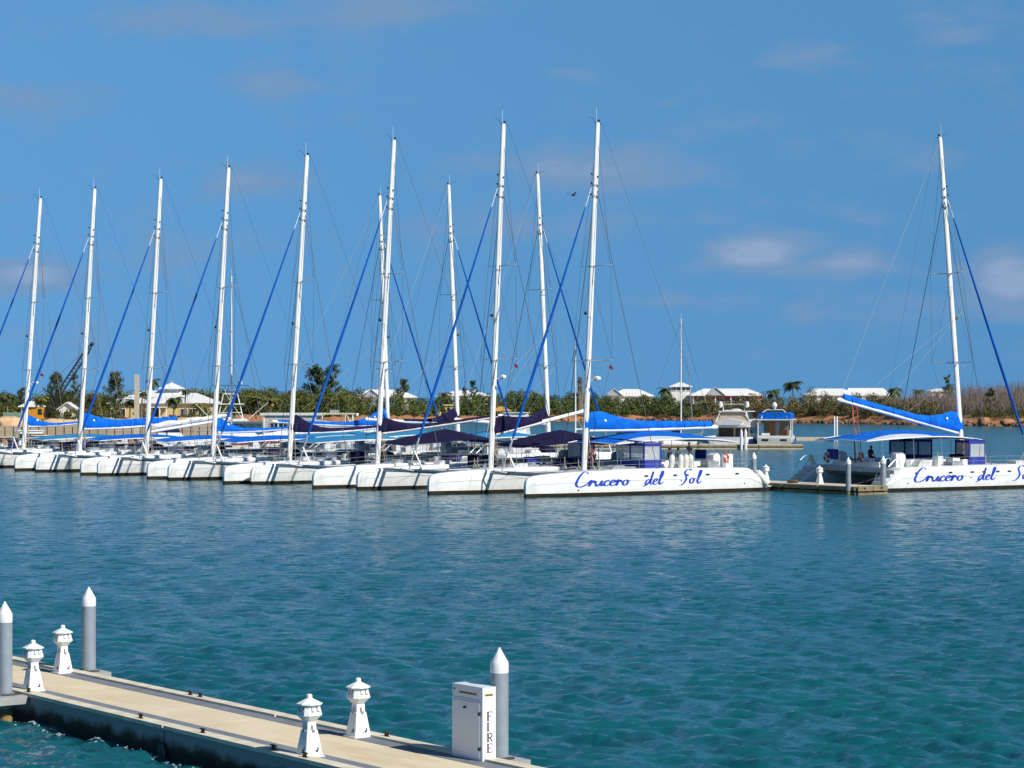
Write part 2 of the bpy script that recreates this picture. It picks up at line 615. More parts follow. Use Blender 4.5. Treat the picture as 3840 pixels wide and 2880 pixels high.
# rocks along the waterline
b = MB()
for i in range(900):
    x = rx.uniform(-45, 260)
    x = x if rx.random() < .4 else rx.uniform(30, 150)
    y = shoreY(x) + rx.uniform(-2.2, 2.4)
    r = rx.uniform(0.25, 0.85)
    M = Matrix.Translation((x, y, 0.1 + rx.uniform(-.1, .45))) @ Euler((rx.random() * 3, rx.random() * 3, rx.random() * 3)).to_matrix().to_4x4()
    v = [(r * rx.uniform(.7, 1.2) * q[0], r * rx.uniform(.6, 1.1) * q[1], r * rx.uniform(.5, .9) * q[2]) for q in ((1, 0, 0), (-1, 0, 0), (0, 1, 0), (0, -1, 0), (0, 0, 1), (0, 0, -1))]
    b.add(v, [(0, 2, 4), (2, 1, 4), (1, 3, 4), (3, 0, 4), (2, 0, 5), (1, 2, 5), (3, 1, 5), (0, 3, 5)], M)
b.build('shore_rocks', ROCKM, None, smooth=False, kind='stuff')


def boulder(px, py, Y, r, sq):
    bm = bmesh.new()
    bmesh.ops.create_icosphere(bm, subdivisions=3, radius=1)
    for v in bm.verts:
        n = v.co.normalized()
        k = 1 + .20 * math.sin(3 * n.x + px) + .16 * math.sin(4.3 * n.y + 3 * n.z + px * .7) + .09 * math.sin(9 * n.x + 5 * n.z + py) + .06 * math.sin(15 * n.y + 11 * n.x)
        v.co = Vector((n.x * r * 1.25 * k, n.y * r * k, (n.z * .8 - .25) * r * sq * k))
    me = bpy.data.meshes.new('boulder')
    bm.to_mesh(me)
    bm.free()
    me.polygons.foreach_set('use_smooth', [True] * len(me.polygons))
    me.materials.append(mat('orange_boulder', (0.42, 0.20, 0.09), 0.95, col2=(0.30, 0.15, 0.08), scale=0.8, bump=.6, bscale=2))
    o = bpy.data.objects.new('boulder', me)
    COL.objects.link(o)
    o.location = (PX(px, Y), Y, PZ(py, Y))
    return o


for px, py, r, sq, lab in ((3690, 1577, 1.35, .95, 'biggest orange boulder on the far bank, right of the right edge catamaran\'s mast'), (3780, 1579, 1.2, .85, 'orange boulder on the far bank next to the blue rolled headsail'),
                           (3838, 1577, 1.1, .9, 'orange boulder on the far bank cut by the right edge'), (3640, 1583, .8, .7, 'small orange boulder left of the biggest one on the far bank'),
                           (3070, 1575, 1.0, .7, 'orange boulder on the far bank right of the blue canopy boat'), (3110, 1578, .8, .7, 'low orange boulder under the tip of the topped up boom'), (3330, 1571, 1.3, .5, 'flat orange boulder on the far bank below the topped up boom')):
    Y = shoreY(PX(px, 560)) + 5
    tag(boulder(px, py, Y, r, sq), lab, 'boulder', 'orange boulders on the far bank')

# ------------------------------------------------------------------ vegetation
LEAF1 = mat('mangrove_leaf', (0.115, 0.145, 0.03), 0.7, col2=(0.055, 0.078, 0.02), scale=0.10, island=True, spec=.25)
LEAF2 = mat('olive_leaf', (0.185, 0.165, 0.065), 0.75, col2=(0.085, 0.082, 0.034), scale=0.10, island=True, spec=.25)
LEAF3 = mat('dark_conifer', (0.085, 0.115, 0.05), 0.75, col2=(0.04, 0.062, 0.027), scale=0.3, island=True, spec=.2)
LEAFY = mat('yellow_palm_leaf', (0.20, 0.17, 0.025), 0.7, col2=(0.075, 0.085, 0.018), scale=0.3, island=True, spec=.3)
PALML = mat('palm_leaf', (0.085, 0.105, 0.028), 0.6, col2=(0.028, 0.042, 0.014), scale=0.4, island=True, spec=.35)
TWIG = mat('bare_twig', (0.235, 0.185, 0.155), 0.9, col2=(0.12, 0.095, 0.08), scale=0.2, island=True, spec=.2)
BARK = mat('bark', (0.20, 0.155, 0.11), 0.9, var=.3, scale=3)
GRASSM = mat('shore_herbage', (0.12, 0.15, 0.025), 0.8, col2=(0.05, 0.07, 0.015), scale=0.15, island=True, spec=.2)


def belt(name, m, x0, x1, rows, hfun, dens, leaf, seed, sub=1.0, base=1.6):
    """bushes in rows behind the shoreline, merged: reads as one far-off mass"""
    g = np.random.default_rng(seed)
    b = MB()
    for off, hk, rad in rows:
        x = x0
        while x < x1:
            r = rad * g.uniform(.7, 1.35)
            h = hfun(x) * hk * g.uniform(.82, 1.10)
            y = shoreY(x) + off + g.uniform(-2, 2)
            nh = max(1, int(round(h / (r * 1.5))))
            for k in range(nh):
                cz = base + h * (k + .5) / nh
                rk = r * (1.0 if k < nh - 1 else .8)
                cloud(b, (x + g.normal(0, .5), y, cz), (rk, rk, h / nh * .72), int(dens * rk * rk), leaf, g, squash=.7, shell=.35, flat=.55)
            x += r * 1.15
    o = b.build(name, m, None, smooth=False, kind='stuff')
    return o


hm = lambda x: float(np.interp(x, [-62, -48, -24, -16, -5, 6, 18.5, 23, 28, 41.5, 50, 58], [5.8, 5.6, 5.1, 5.7, 6.2, 6.7, 6.6, 5.9, 5.7, 5.7, 4.4, 3.0])) + .5 * math.sin(x * .35) + .35 * math.sin(x * .9)
belt('mangrove_thicket', LEAF1, -62, 52, [(5, .42, 1.4), (8, .66, 1.5), (12, .88, 1.6), (17, 1.0, 1.8)], hm, 185, .20, 1, base=1.2)
ho = lambda x: float(np.interp(x, [48, 62, 75, 90, 105], [3.8, 5.2, 6.1, 5.7, 3.8])) + .5 * math.sin(x * .5)
belt('olive_scrub', LEAF2, 50, 104, [(7, .55, 1.4), (12, .82, 1.6), (19, 1.0, 1.8)], ho, 140, .20, 2)
hg = lambda x: 1.6 + .5 * math.sin(x * .4) + .3 * math.sin(x * 1.3)
belt('green_shore_shrubs', GRASSM, 96, 135, [(8, 1.0, 1.3), (11, 1.25, 1.4)], hg, 120, .17, 3, base=1.7)
# left: trees behind the quay
b = MB()
g = np.random.default_rng(9)
for i in range(46):
    x, y = g.uniform(-112, -76), g.uniform(470, 520)
    r, h = g.uniform(1.6, 2.6), g.uniform(3.2, 5.8)
    for k in range(2):
        cloud(b, (x, y, 2.2 + h * (.3 + .45 * k)), (r, r, h * .34), 420, .20, g, squash=.8, shell=.3, flat=.55)
for i in range(95):
    x, y = g.uniform(-80, -40), g.uniform(555, 630)
    r, h = g.uniform(1.8, 3.0), g.uniform(4.2, 6.6)
    for k in range(2):
        cloud(b, (x, y, 2.2 + h * (.3 + .45 * k)), (r, r, h * .36), 420, .23, g, squash=.8, shell=.3, flat=.55)
b.build('leafy_thicket', mat('thicket_leaf', (0.135, 0.145, 0.028), 0.75, col2=(0.055, 0.07, 0.018), scale=0.12, island=True, spec=.25), None, smooth=False, kind='stuff')


def bare_scrub():
    """leafless grey brush on the right: thin upright twigs"""
    g = np.random.default_rng(4)
    n = 26000
    x = g.uniform(78, 190, n)
    d = 10 + 70 * g.random(n) ** 1.3
    sy = np.interp(x, SX, SY)
    top = np.interp(x, [78, 95, 108, 118, 135, 190], [3.4, 4.8, 6.2, 8.2, 9.2, 9.5]) + .6 * np.sin(x * .6) + .4 * np.sin(x * 1.7 + 1)
    rise = np.interp(d, [10, 30, 80], [.55, .85, 1.0])
    h = top * rise * g.uniform(.55, 1.05, n)
    lo = np.where(g.random(n) < .55, 0.15, 0.5) * h
    tilt = g.normal(0, .22, (n, 2))
    w = g.uniform(.03, .09, n)
    ang = g.uniform(0, np.pi, n)
    dx, dy = np.cos(ang) * w, np.sin(ang) * w
    z0, z1 = 1.9 + lo, 1.9 + h
    L = (z1 - z0)
    y = sy + d
    q = np.stack([np.stack([x - dx, y - dy, z0], -1), np.stack([x + dx, y + dy, z0], -1), np.stack([x + tilt[:, 0] * L + dx * .3, y + tilt[:, 1] * L, z1], -1), np.stack([x + tilt[:, 0] * L - dx * .3, y + tilt[:, 1] * L, z1], -1)], 1).reshape(-1, 3)
    b = MB()
    b.v = [tuple(p) for p in q.tolist()]
    b.f = [(4 * i, 4 * i + 1, 4 * i + 2, 4 * i + 3) for i in range(n)]
    for i in range(110):                  # fine twig clouds at the tips
        xx = g.uniform(80, 188)
        dd = 10 + 65 * g.random()
        hh = float(np.interp(xx, [78, 95, 108, 118, 135, 190], [3.4, 4.8, 6.2, 8.2, 9.2, 9.5])) * float(np.interp(dd, [10, 30, 80], [.55, .85, 1.0]))
        cloud(b, (xx, shoreY(xx) + dd, 1.9 + hh * .6), (2.4, 2.4, hh * .42), 230, .55, g, squash=.8, shell=.1, flat=.07)
    b.build('bare_brush', TWIG, None, smooth=False, kind='stuff')


bare_scrub()


def palm(label, px, py_base, Y, height, spread, seed, leaf=None, z0=None, group='palms on the far shore'):
    r = random.Random(seed)
    z0 = PZ(py_base, Y) if z0 is None else z0
    t = thing('palm_tree', label, 'palm', (PX(px, Y), Y, z0), r.random() * 6, group)
    bend = r.uniform(.1, .5)
    pts = [(bend * k * k * height * .12, 0, height * k) for k in (0, .3, .6, .85, 1)]
    MB().tube(pts, [.22, .17, .14, .12, .13], 7).build('trunk', BARK, t)
    top = Vector(pts[-1])
    cr_ = MB()
    for i in range(22):
        a = 2 * math.pi * i / 22 + r.uniform(-.2, .2)
        up = r.uniform(-.55, 1.0)
        L = spread * r.uniform(.8, 1.1)
        prev = top
        d = Vector((math.cos(a), math.sin(a), up)).normalized()
        sd_ = Vector((-math.sin(a), math.cos(a), 0))
        m_ = 7
        p = top.copy()
        for k in range(m_):
            d = (d + Vector((0, 0, -.20))).normalized()
            q = p + d * (L / m_)
            wd_ = .42 * spread / 2.2 * math.sin(math.pi * min(.97, (k + .8) / (m_ + .3)))
            for s in (-1, 1):
                o = len(cr_.v)
                cr_.v += [tuple(p), tuple(q), tuple(q + sd_ * s * wd_ + d * .12 - Vector((0, 0, .35 * wd_))), tuple(p.lerp(q, .35) + sd_ * s * wd_ - Vector((0, 0, .35 * wd_)))]
                cr_.f.append((o, o + 1, o + 2, o + 3))
            p = q
    cr_.build('crown', leaf or PALML, t, smooth=False)
    return t


def conifer(label, px, py_base, Y, height, w, seed, leaf=None, group='feathery pines on the far shore', lean=0.0):
    g = np.random.default_rng(seed)
    z0 = PZ(py_base, Y)
    t = thing('casuarina_tree', label, 'tree', (PX(px, Y), Y, z0), 0, group)
    b = MB()
    b.tube([(0, 0, 0), (lean * .4, 0, height * .5), (lean, 0, height * .97)], [.24, .15, .03], 7)
    tips = []
    for i in range(34):
        k = g.uniform(.22, .97)
        a = g.uniform(0, 2 * np.pi)
        L = w * (1 - .72 * k) * g.uniform(.55, 1.1) * (1 if k > .3 else .7)
        p = Vector((lean * k, 0, height * k))
        e = p + Vector((math.cos(a) * L, math.sin(a) * L, L * g.uniform(.35, .85)))
        b.tube([p, e], [.05, .015], 4)
        tips.append((p, e))
    b.build('trunk', BARK, t)
    c = MB()
    for p, e in tips:
        for k in (.45, .75, 1.0):
            q = p.lerp(e, k)
            cloud(c, tuple(q), (w * .17, w * .17, w * .20), 26, w * .085, g, squash=.9, shell=.1, flat=.22)
    c.build('crown', leaf or LEAF3, t, smooth=False)
    return t


conifer('big dark feathery pine behind the houseboat, widest on the skyline', 1185, 1560, 610, 12.4, 5.4, 1)
conifer('dark feathery pine right of the widest one, crossed by a blue rolled headsail', 1246, 1560, 612, 13.0, 4.4, 2)
conifer('dark pine leaning right beside two crossing masts, above a white roof', 1502, 1550, 690, 9.6, 3.6, 3, lean=1.2)
conifer('narrow dark pine just right of the mast behind the navy tent awnings', 1776, 1550, 670, 9.4, 2.3, 4)
conifer('small dark pine left of the narrow one, beside a white mast', 1742, 1550, 672, 7.6, 1.8, 5)
conifer('dark feathery pine between the crane boom and the concrete pile', 432, 1575, 455, 8.8, 3.4, 6)
conifer('tall dark pine behind the lattice crane boom', 212, 1580, 470, 9.2, 3.6, 7)
conifer('narrow dark pine right of the lattice crane boom', 283, 1580, 468, 9.6, 2.2, 8)
conifer('dark pine partly hidden by the leftmost mast', 82, 1580, 468, 6.8, 2.0, 9)
conifer('dark pine on the skyline left of the right edge catamaran\'s mast', 3555, 1545, 640, 9.8, 2.6, 10)
conifer('small dark green conifer standing alone in the bare brush', 3715, 1565, 560, 6.6, 2.5, 11)
conifer('reddish brown young tree in front of the blue boom cover at the left', 347, 1580, 440, 5.0, 2.2, 12, leaf=mat('rusty_leaf', (0.17, 0.11, 0.035), .8, col2=(0.06, 0.06, 0.02), island=True))
G6 = 'palms beside the yellow building'
palm('palm with round crown in front of the yellow building, left of the concrete pile', 487, 1580, 440, 4.0, 1.9, 1, group=G6)
palm('dark palm close to the sixth mast, before the yellow building', 530, 1580, 440, 5.4, 1.8, 2, group=G6)
palm('tall palm before the right wing of the yellow building', 652, 1580, 438, 4.2, 2.3, 3, group=G6)
palm('yellowish palm before the right end of the yellow building', 748, 1582, 436, 3.2, 2.2, 4, leaf=LEAFY, group=G6)
palm('thin palm rising above the roof of the yellow building', 695, 1580, 452, 6.0, 1.4, 13, group=G6)
palm('palm beside the small cupola of the yellow building', 580, 1560, 476, 7.2, 2.0, 5, group=G6)
palm('palm at the far left edge above the green container', 28, 1585, 430, 5.0, 2.5, 6)
palm('yellow green palm between the crane cab and the white kiosk', 160, 1585, 425, 4.6, 2.3, 7, leaf=LEAFY)
palm('yellow palm left of the houseboat roof', 960, 1570, 560, 5.0, 2.8, 8, leaf=LEAFY)
palm('bright yellow palm above the houseboat roof', 1015, 1570, 555, 4.6, 3.0, 9, leaf=LEAFY)
palm('tall dark palm on the skyline above the blue canopy boat', 2975, 1540, 640, 7.4, 4.0, 10)
palm('small round palm left of the tall dark one on the skyline', 2900, 1540, 650, 5.4, 3.0, 11)
palm('dark palm at the right end of the long white roofs', 3358, 1545, 660, 6.4, 3.4, 12)
palm('dark palm on the skyline halfway to the right edge mast', 3442, 1545, 660, 6.0, 2.6, 14)
palm('dark palm left of the white lookout tower', 2494, 1545, 680, 6.6, 3.2, 15)
palm('yellow palm in front of the pink building', 2652, 1565, 640, 4.2, 2.2, 16, leaf=LEAFY)
palm('palm in front of the yellow hut, beside the leaning mast', 1672, 1560, 660, 6.2, 3.0, 17)
# bare double trunk beside the lettered catamaran's mast
bt = thing('bare_tree', 'brown leafless tree trunk beside the mast of the catamaran with three people', 'tree', (PX(2172, 640), 640, 1.8), 0)
b = MB()
b.tube([(0, 0, 0), (.1, 0, 5), (-.2, 0, 9.6)], [.55, .5, .2], 8)
b.tube([(.5, 0, 0), (.7, 0, 5), (.6, 0, 10.2)], [.5, .45, .2], 8)
b.build('trunk', BARK, bt)
g = np.random.default_rng(2)
b = MB()
for z in (6, 7.5, 9, 10):
    cloud(b, (.3, 0, z), (.9, .9, .8), 40, .6, g, squash=.9, shell=.1, flat=.1)
b.build('twigs', TWIG, bt, smooth=False)

# ------------------------------------------------------------------ buildings
ROOFW = mat('white_metal_roof', (0.74, 0.74, 0.73), 0.45, var=.06, scale=.4)
PAINTY = mat('yellow_wall', (0.58, 0.45, 0.21), 0.85, var=.08)
PAINTW = mat('white_wall', (0.72, 0.71, 0.68), 0.8, var=.06)
PAINTP = mat('salmon_wall', (0.66, 0.33, 0.23), 0.85, var=.06)
PAINTR = mat('maroon_wall', (0.22, 0.07, 0.075), 0.85, var=.1)
GABLE = mat('gable_grey', (0.36, 0.40, 0.46), 0.8, var=.06)
DARKO = mat('dark_opening', (0.03, 0.022, 0.018), 0.7)


def hip(b, x0, x1, y0, y1, z, h, ov=0.6, ridge=None):
    X0, X1, Y0, Y1 = x0 - ov, x1 + ov, y0 - ov, y1 + ov
    d = min(X1 - X0, Y1 - Y0) / 2
    if ridge is not None:
        d = ridge
    ym = (Y0 + Y1) / 2
    if X1 - X0 > 2 * d + .01:
        v = [(X0, Y0, z), (X1, Y0, z), (X1, Y1, z), (X0, Y1, z), (X0 + d, ym, z + h), (X1 - d, ym, z + h)]
        f = [(0, 1, 5, 4), (1, 2, 5), (2, 3, 4, 5), (3, 0, 4)]
    else:
        v = [(X0, Y0, z), (X1, Y0, z), (X1, Y1, z), (X0, Y1, z), ((X0 + X1) / 2, ym, z + h)]
        f = [(0, 1, 4), (1, 2, 4), (2, 3, 4), (3, 0, 4)]
    lo = [(p[0], p[1], z - .18) for p in v[:4]]
    n = len(v)
    v += lo
    f += [(n, n + 3, n + 2, n + 1)] + [(i, (i + 1) % 4, n + (i + 1) % 4, n + i)[::-1] for i in range(4)]
    return b.add(v, f)


def seams(b, x0, x1, y0, z, h, ov=0.6, d=2.2, step=.9):
    """standing seams on the front slope"""
    X0, X1, Y0 = x0 - ov, x1 + ov, y0 - ov
    x = X0 + d
    while x < X1 - d:
        b.tube([(x, Y0 - .01, z + .02), (x, Y0 + d * 1.0, z + h * .98)], .03, 4)
        x += step
    return b


def window(parent, x, y, z, w, h, frame=PAINTW):
    f = MB()
    t_ = .07
    for a in ((x - w / 2 - t_, x - w / 2, z, z + h), (x + w / 2, x + w / 2 + t_, z, z + h), (x - w / 2 - t_, x + w / 2 + t_, z + h, z + h + t_), (x - w / 2 - t_, x + w / 2 + t_, z - t_, z), (x - .02, x + .02, z, z + h)):
        f.box(a[0], a[1], y - .07, y + .03, a[2], a[3])
    o = f.build('window', frame, parent, smooth=False)
    MB().box(x - w / 2, x + w / 2, y - .02, y + .02, z, z + h).build('pane', GLASS, o, smooth=False)


def house(label, px0, px1, ridge, eave, Y, wallm=PAINTW, depth=9, base=2.3, gable=None, nwin=4, rd=None):
    x0, x1 = PX(px0, Y) + .6, PX(px1, Y) - .6
    ze, zr = PZ(eave, Y), PZ(ridge, Y)
    t = thing('white_roofed_house', label, 'house', ((x0 + x1) / 2, Y, 0), 0, 'white roofed houses on the far shore')
    w = (x1 - x0) / 2
    MB().box(-w, w, 0, depth, base - 2, ze - .18).build('wall', wallm, t, smooth=False)
    rb = hip(MB(), -w, w, 0, depth, ze, zr - ze, .6, (rd or min(depth / 2 + .6, w * .7))).build('roof', ROOFW, t, smooth=False)
    seams(MB(), -w, w, 0, ze, zr - ze, .6, (rd or min(depth / 2 + .6, w * .7))).build('roof_seam', ROOFW, rb)
    for k in range(nwin):
        window(t, -w + (k + .5) * 2 * w / nwin, -.03, ze - 2.0, 1.1, 1.3)
    if gable is not None:
        gx = PX(gable, Y) - (x0 + x1) / 2
        gh = (zr - ze) * .98
        gw = gh * 1.25
        gb = MB()
        gb.add([(gx - gw, -1.2, ze + .02), (gx + gw, -1.2, ze + .02), (gx, -1.2, ze + gh)], [(0, 1, 2)])
        gb.build('gable_wall', GABLE, t, smooth=False)
        gb = MB()
        for s in (-1, 1):
            gb.add([(gx + s * (gw + .4), -1.6, ze - .12), (gx, -1.6, ze + gh + .14), (gx, depth / 2, ze + gh + .14), (gx + s * (gw + .4), depth / 2 - 2, ze - .12),
                    (gx + s * (gw + .4), -1.6, ze - .0), (gx, -1.6, ze + gh + .26), (gx, depth / 2, ze + gh + .26), (gx + s * (gw + .4), depth / 2 - 2, ze - .0)],
                   [(0, 1, 2, 3), (4, 7, 6, 5), (0, 4, 5, 1), (1, 5, 6, 2), (3, 2, 6, 7), (0, 3, 7, 4)])
        gb.build('gable_roof', ROOFW, t, smooth=False)
    return t


house('little white roof peeking left of two crossing masts', 1262, 1304, 1467, 1486, 700, nwin=1)
house('long white roofed house with grey gable behind two crossing masts', 1318, 1562, 1461, 1489, 705, gable=1392, nwin=6)
house('low white roofed house behind the navy tent awnings', 1650, 1838, 1463, 1482, 715, nwin=5)
house('white hip roofed house with grey gable right of the lettered catamaran\'s mast', 2286, 2454, 1459, 1484, 705, gable=2302, nwin=4)
house('left white roof of the long pair right of the pink building', 3018, 3215, 1457, 1481, 700, nwin=4, rd=3.6)
house('right white roof of the long pair right of the pink building', 3165, 3345, 1455, 1481, 712, nwin=5, rd=2.0)
house('small flat white roof in the bare brush near the right edge mast', 3488, 3585, 1457, 1466, 760, nwin=2)

# white lookout tower
Y = 700
tw = thing('lookout_tower', 'white lookout tower with pyramid roof at the left end of the pink building', 'tower', (PX(2554, Y), Y, 0))
hw = 37 / (F / Y)
MB().box(-hw, hw, 0, 2 * hw, 2, PZ(1468, Y)).build('wall', PAINTW, tw, smooth=False)
b = MB()
for sx in (-1, -.5, 0, .5, 1):
    b.box(sx * (hw - .12) - .1, sx * (hw - .12) + .1, .02, .2, PZ(1468, Y), PZ(1449, Y))
b.build('gallery_post', PAINTW, tw, smooth=False)
MB().box(-hw + .3, hw - .3, .8, 2 * hw - .3, PZ(1468, Y), PZ(1449, Y)).build('gallery_glass', mat('gallery_glass', (.12, .16, .2), .2), tw, smooth=False)
MB().box(-hw, hw, -.02, .06, PZ(1466, Y), PZ(1464, Y)).build('railing', PAINTW, tw, smooth=False)
hip(MB(), -hw, hw, 0, 2 * hw, PZ(1449, Y), PZ(1432, Y) - PZ(1449, Y), .55).build('roof', ROOFW, tw, smooth=False)

# pink two storey building with verandas
Y = 690
xa, xb = PX(2592, Y), PX(2862, Y)
pk = thing('pink_building', 'pink two storey building with white columned verandas and white roof', 'building', ((xa + xb) / 2, Y, 0))
w = (xb - xa) / 2
ze, zr = PZ(1482, Y), PZ(1457, Y)
MB().box(-w + .5, w - 4.2, 2.2, 11, 1, ze - .2).build('wall', PAINTR, pk, smooth=False)
MB().box(w - 4.2, w - .4, .2, 11, 1, ze - .2).build('end_wall', PAINTP, pk, smooth=False)
hip(MB(), -w, w, 0, 11, ze, zr - ze, .5, 4.6).build('roof', ROOFW, pk, smooth=False)
MB().box(-w + .4, w - 4.25, .0, 2.2, PZ(1519, Y), PZ(1516, Y)).build('veranda_floor', PAINTW, pk, smooth=False)
for px in (2600, 2645, 2683, 2741, 2776, 2811):
    x = PX(px, Y) - (xa + xb) / 2
    MB().box(x - .16, x + .16, .1, .4, 1.2, ze - .19).build('column', PAINTW, pk, smooth=False)
b = MB()
for k in range(46):
    x = -w + .5 + k * .38
    if x < w - 4.4:
        b.box(x - .03, x + .03, .15, .2, PZ(1516, Y), PZ(1507, Y))
b.box(-w + .4, w - 4.25, .13, .22, PZ(1507, Y), PZ(1506, Y))
b.build('balustrade', PAINTW, pk, smooth=False)
for px in (2622, 2664, 2712, 2758, 2794):
    x = PX(px, Y) - (xa + xb) / 2
    for zt in (1490, 1524):
        window(pk, x, 2.15, PZ(zt + 20, Y), 1.1, 1.4)
gx = PX(2682, Y) - (xa + xb) / 2
gh = zr - ze + .25
MB().add([(gx - 2.6, -.7, ze), (gx + 2.6, -.7, ze), (gx, -.7, ze + gh)], [(0, 1, 2)]).build('gable_wall', GABLE, pk, smooth=False)
b = MB()
for s in (-1, 1):
    b.add([(gx + s * 3.0, -1.1, ze - .12), (gx, -1.1, ze + gh + .1), (gx, 5.5, ze + gh + .1), (gx + s * 3.0, 3, ze - .12), (gx + s * 3.0, -1.1, ze), (gx, -1.1, ze + gh + .22), (gx, 5.5, ze + gh + .22), (gx + s * 3.0, 3, ze)],
          [(0, 1, 2, 3), (4, 7, 6, 5), (0, 4, 5, 1), (1, 5, 6, 2), (3, 2, 6, 7), (0, 3, 7, 4)])
b.build('gable_roof', ROOFW, pk, smooth=False)

# yellow building with cupola behind the quay
Y = 460
cx = PX(600, Y)
yb = thing('yellow_building', 'yellow building with white hip roofs and a small cupola behind the quay', 'building', (cx, Y, 0))
L_ = lambda px: PX(px, Y) - cx
MB().box(L_(545), L_(786), 0, 12, 1.5, 5.55).build('wall', PAINTY, yb, smooth=False)
MB().box(L_(413), L_(545) - .01, 1.0, 12, 1.5, 5.5).build('left_wing_wall', PAINTY, yb, smooth=False)
hip(MB(), L_(545), L_(786), 0, 12, 5.75, 1.9, .7, 4.0).build('roof', ROOFW, yb, smooth=False)
seams(MB(), L_(545), L_(786), 0, 5.75, 1.9, .7, 4.0).build('roof_seam', ROOFW, yb)
hip(MB(), L_(413), L_(545), 1.0, 12, 5.70, 1.5, .7, 3.4).build('left_wing_roof', ROOFW, yb, smooth=False)
MB().box(L_(480), L_(695), 5, 11, 6.3, 7.0).build('upper_wall', PAINTW, yb, smooth=False)
hip(MB(), L_(480), L_(695), 5, 11, 7.02, 1.1, .5, 2.6).build('upper_roof', ROOFW, yb, smooth=False)
MB().add([(L_(470), 3.9, 5.9), (L_(492), 3.9, 5.9), (L_(474), 3.9, 7.6)], [(0, 1, 2)]).build('gable_wall', GABLE, yb, smooth=False)
cu = MB()
for sx in (-1, 1):
    for sy in (0, 1):
        cu.box(L_(622) + sx * 1.3 - .15, L_(622) + sx * 1.3 + .15, 6.8 + sy * 2.4, 7.1 + sy * 2.4, 7.4, 8.6)
cu.box(L_(622) - 1.2, L_(622) + 1.2, 7.2, 9.2, 7.4, 8.25)
cu.build('cupola_wall', PAINTW, yb, smooth=False)
hip(MB(), L_(622) - 1.55, L_(622) + 1.55, 6.5, 9.6, 8.6, 1.15, .75).build('cupola_roof', ROOFW, yb, smooth=False)
MB().tube([(L_(622), 8, 9.7), (L_(622), 8, 10.1)], .05, 5).build('finial', PAINTW, yb)
MB().box(L_(574), L_(600), -.06, .05, 2.4, 4.6).build('doorway', DARKO, yb, smooth=False)
MB().box(L_(566), L_(632), -2.0, -.02, 4.75, 4.95).build('porch_roof', PAINTW, yb, smooth=False)
for px in (569, 604, 629):
    MB().box(L_(px) - .12, L_(px) + .12, -1.9, -1.66, 1.8, 4.74).build('porch_post', PAINTW, yb, smooth=False)
for px in (424, 455, 690, 722, 765):
    window(yb, L_(px), -.05 if px > 545 else .95, 3.0, 1.2, 1.5)
for px, lab, r in ((648, 'grey green clipped bush before the yellow building, left one', 1.5), (690, 'grey green clipped bush before the yellow building, right one', 1.7)):
    g = np.random.default_rng(px)
    bs = thing('round_bush', lab, 'bush', (PX(px, 442), 442, 2.0), 0, 'clipped bushes before the yellow building')
    b = MB()
    cloud(b, (0, 0, .5), (r, r * .9, 1.1), 500, .16, g, squash=.5, shell=.6, flat=.5)
    b.build('foliage', mat('greygreen_leaf', (.075, .085, .045), .8, col2=(.03, .04, .02), island=True), bs, smooth=False)

for k, (px, r, Yb) in enumerate(((432, 1.7, 450), (545, 1.4, 452), (448, 1.2, 440), (720, 1.2, 446), (770, 1.5, 452), (268, 1.6, 432), (215, 1.3, 430), (372, 1.8, 436))):
    g = np.random.default_rng(px)
    bs = thing('leafy_bush', ('bush at the left corner of the yellow building', 'bush beside the porch of the yellow building', 'low bush under the left wing of the yellow building', 'low bush between the clipped bushes and the yellow palm', 'bush at the right corner of the yellow building',
               'bush just right of the white kiosk doorway', 'bush just left of the white kiosk', 'bush left of the round crowned palm, behind the boom cover')[k], 'bush', (PX(px, Yb), Yb, 2.0), 0, 'leafy bushes behind the quay')
    b = MB()
    cloud(b, (0, 0, r * .8), (r, r * .9, r * 1.1), 420, .2, g, squash=.6, shell=.4, flat=.5)
    b.build('foliage', mat('thicket_leaf', (.1, .1, .1)), bs, smooth=False)

# parked cars, a tarpaulin and sand heaps behind the quay
def car(label, px, Y, rot, m):
    t = thing('parked_car', label, 'car', (PX(px, Y), Y, 2.0), rot, 'cars parked before the yellow building')
    b = MB()
    pr_ = [(-2.1, .32), (-2.12, .75), (-1.9, .92), (-.9, .96), (.9, .95), (1.95, .80), (2.12, .6), (2.08, .32)]
    b.rings([[(x, y, z) for x, z in pr_] for y in (-.84, -.5, .5, .84)])
    b.build('body', m, t)
    c_ = MB()
    c_.rings([[(x * k, y, .95 + (z - .95)) for x, z in ((-1.75, .95), (-1.2, 1.42), (.2, 1.45), (.95, .95))] for y, k in ((-.76, .98), (-.62, 1), (.62, 1), (.76, .98))])
    c_.build('cabin_glass', GLASS, t, smooth=False)
    MB().box(-1.22, .22, -.64, .64, 1.44, 1.49).build('car_roof', m, t, smooth=False)
    for x in (-1.35, 1.35):
        for y in (-.82, .82):
            q = MB().torus((0, 0, 0), .22, .10, n=14, m=6)
            q.v = [(a[1], a[0], a[2]) for a in q.v]
            q.build('wheel', BLACK, t, loc=(x, y, .32))
    return t


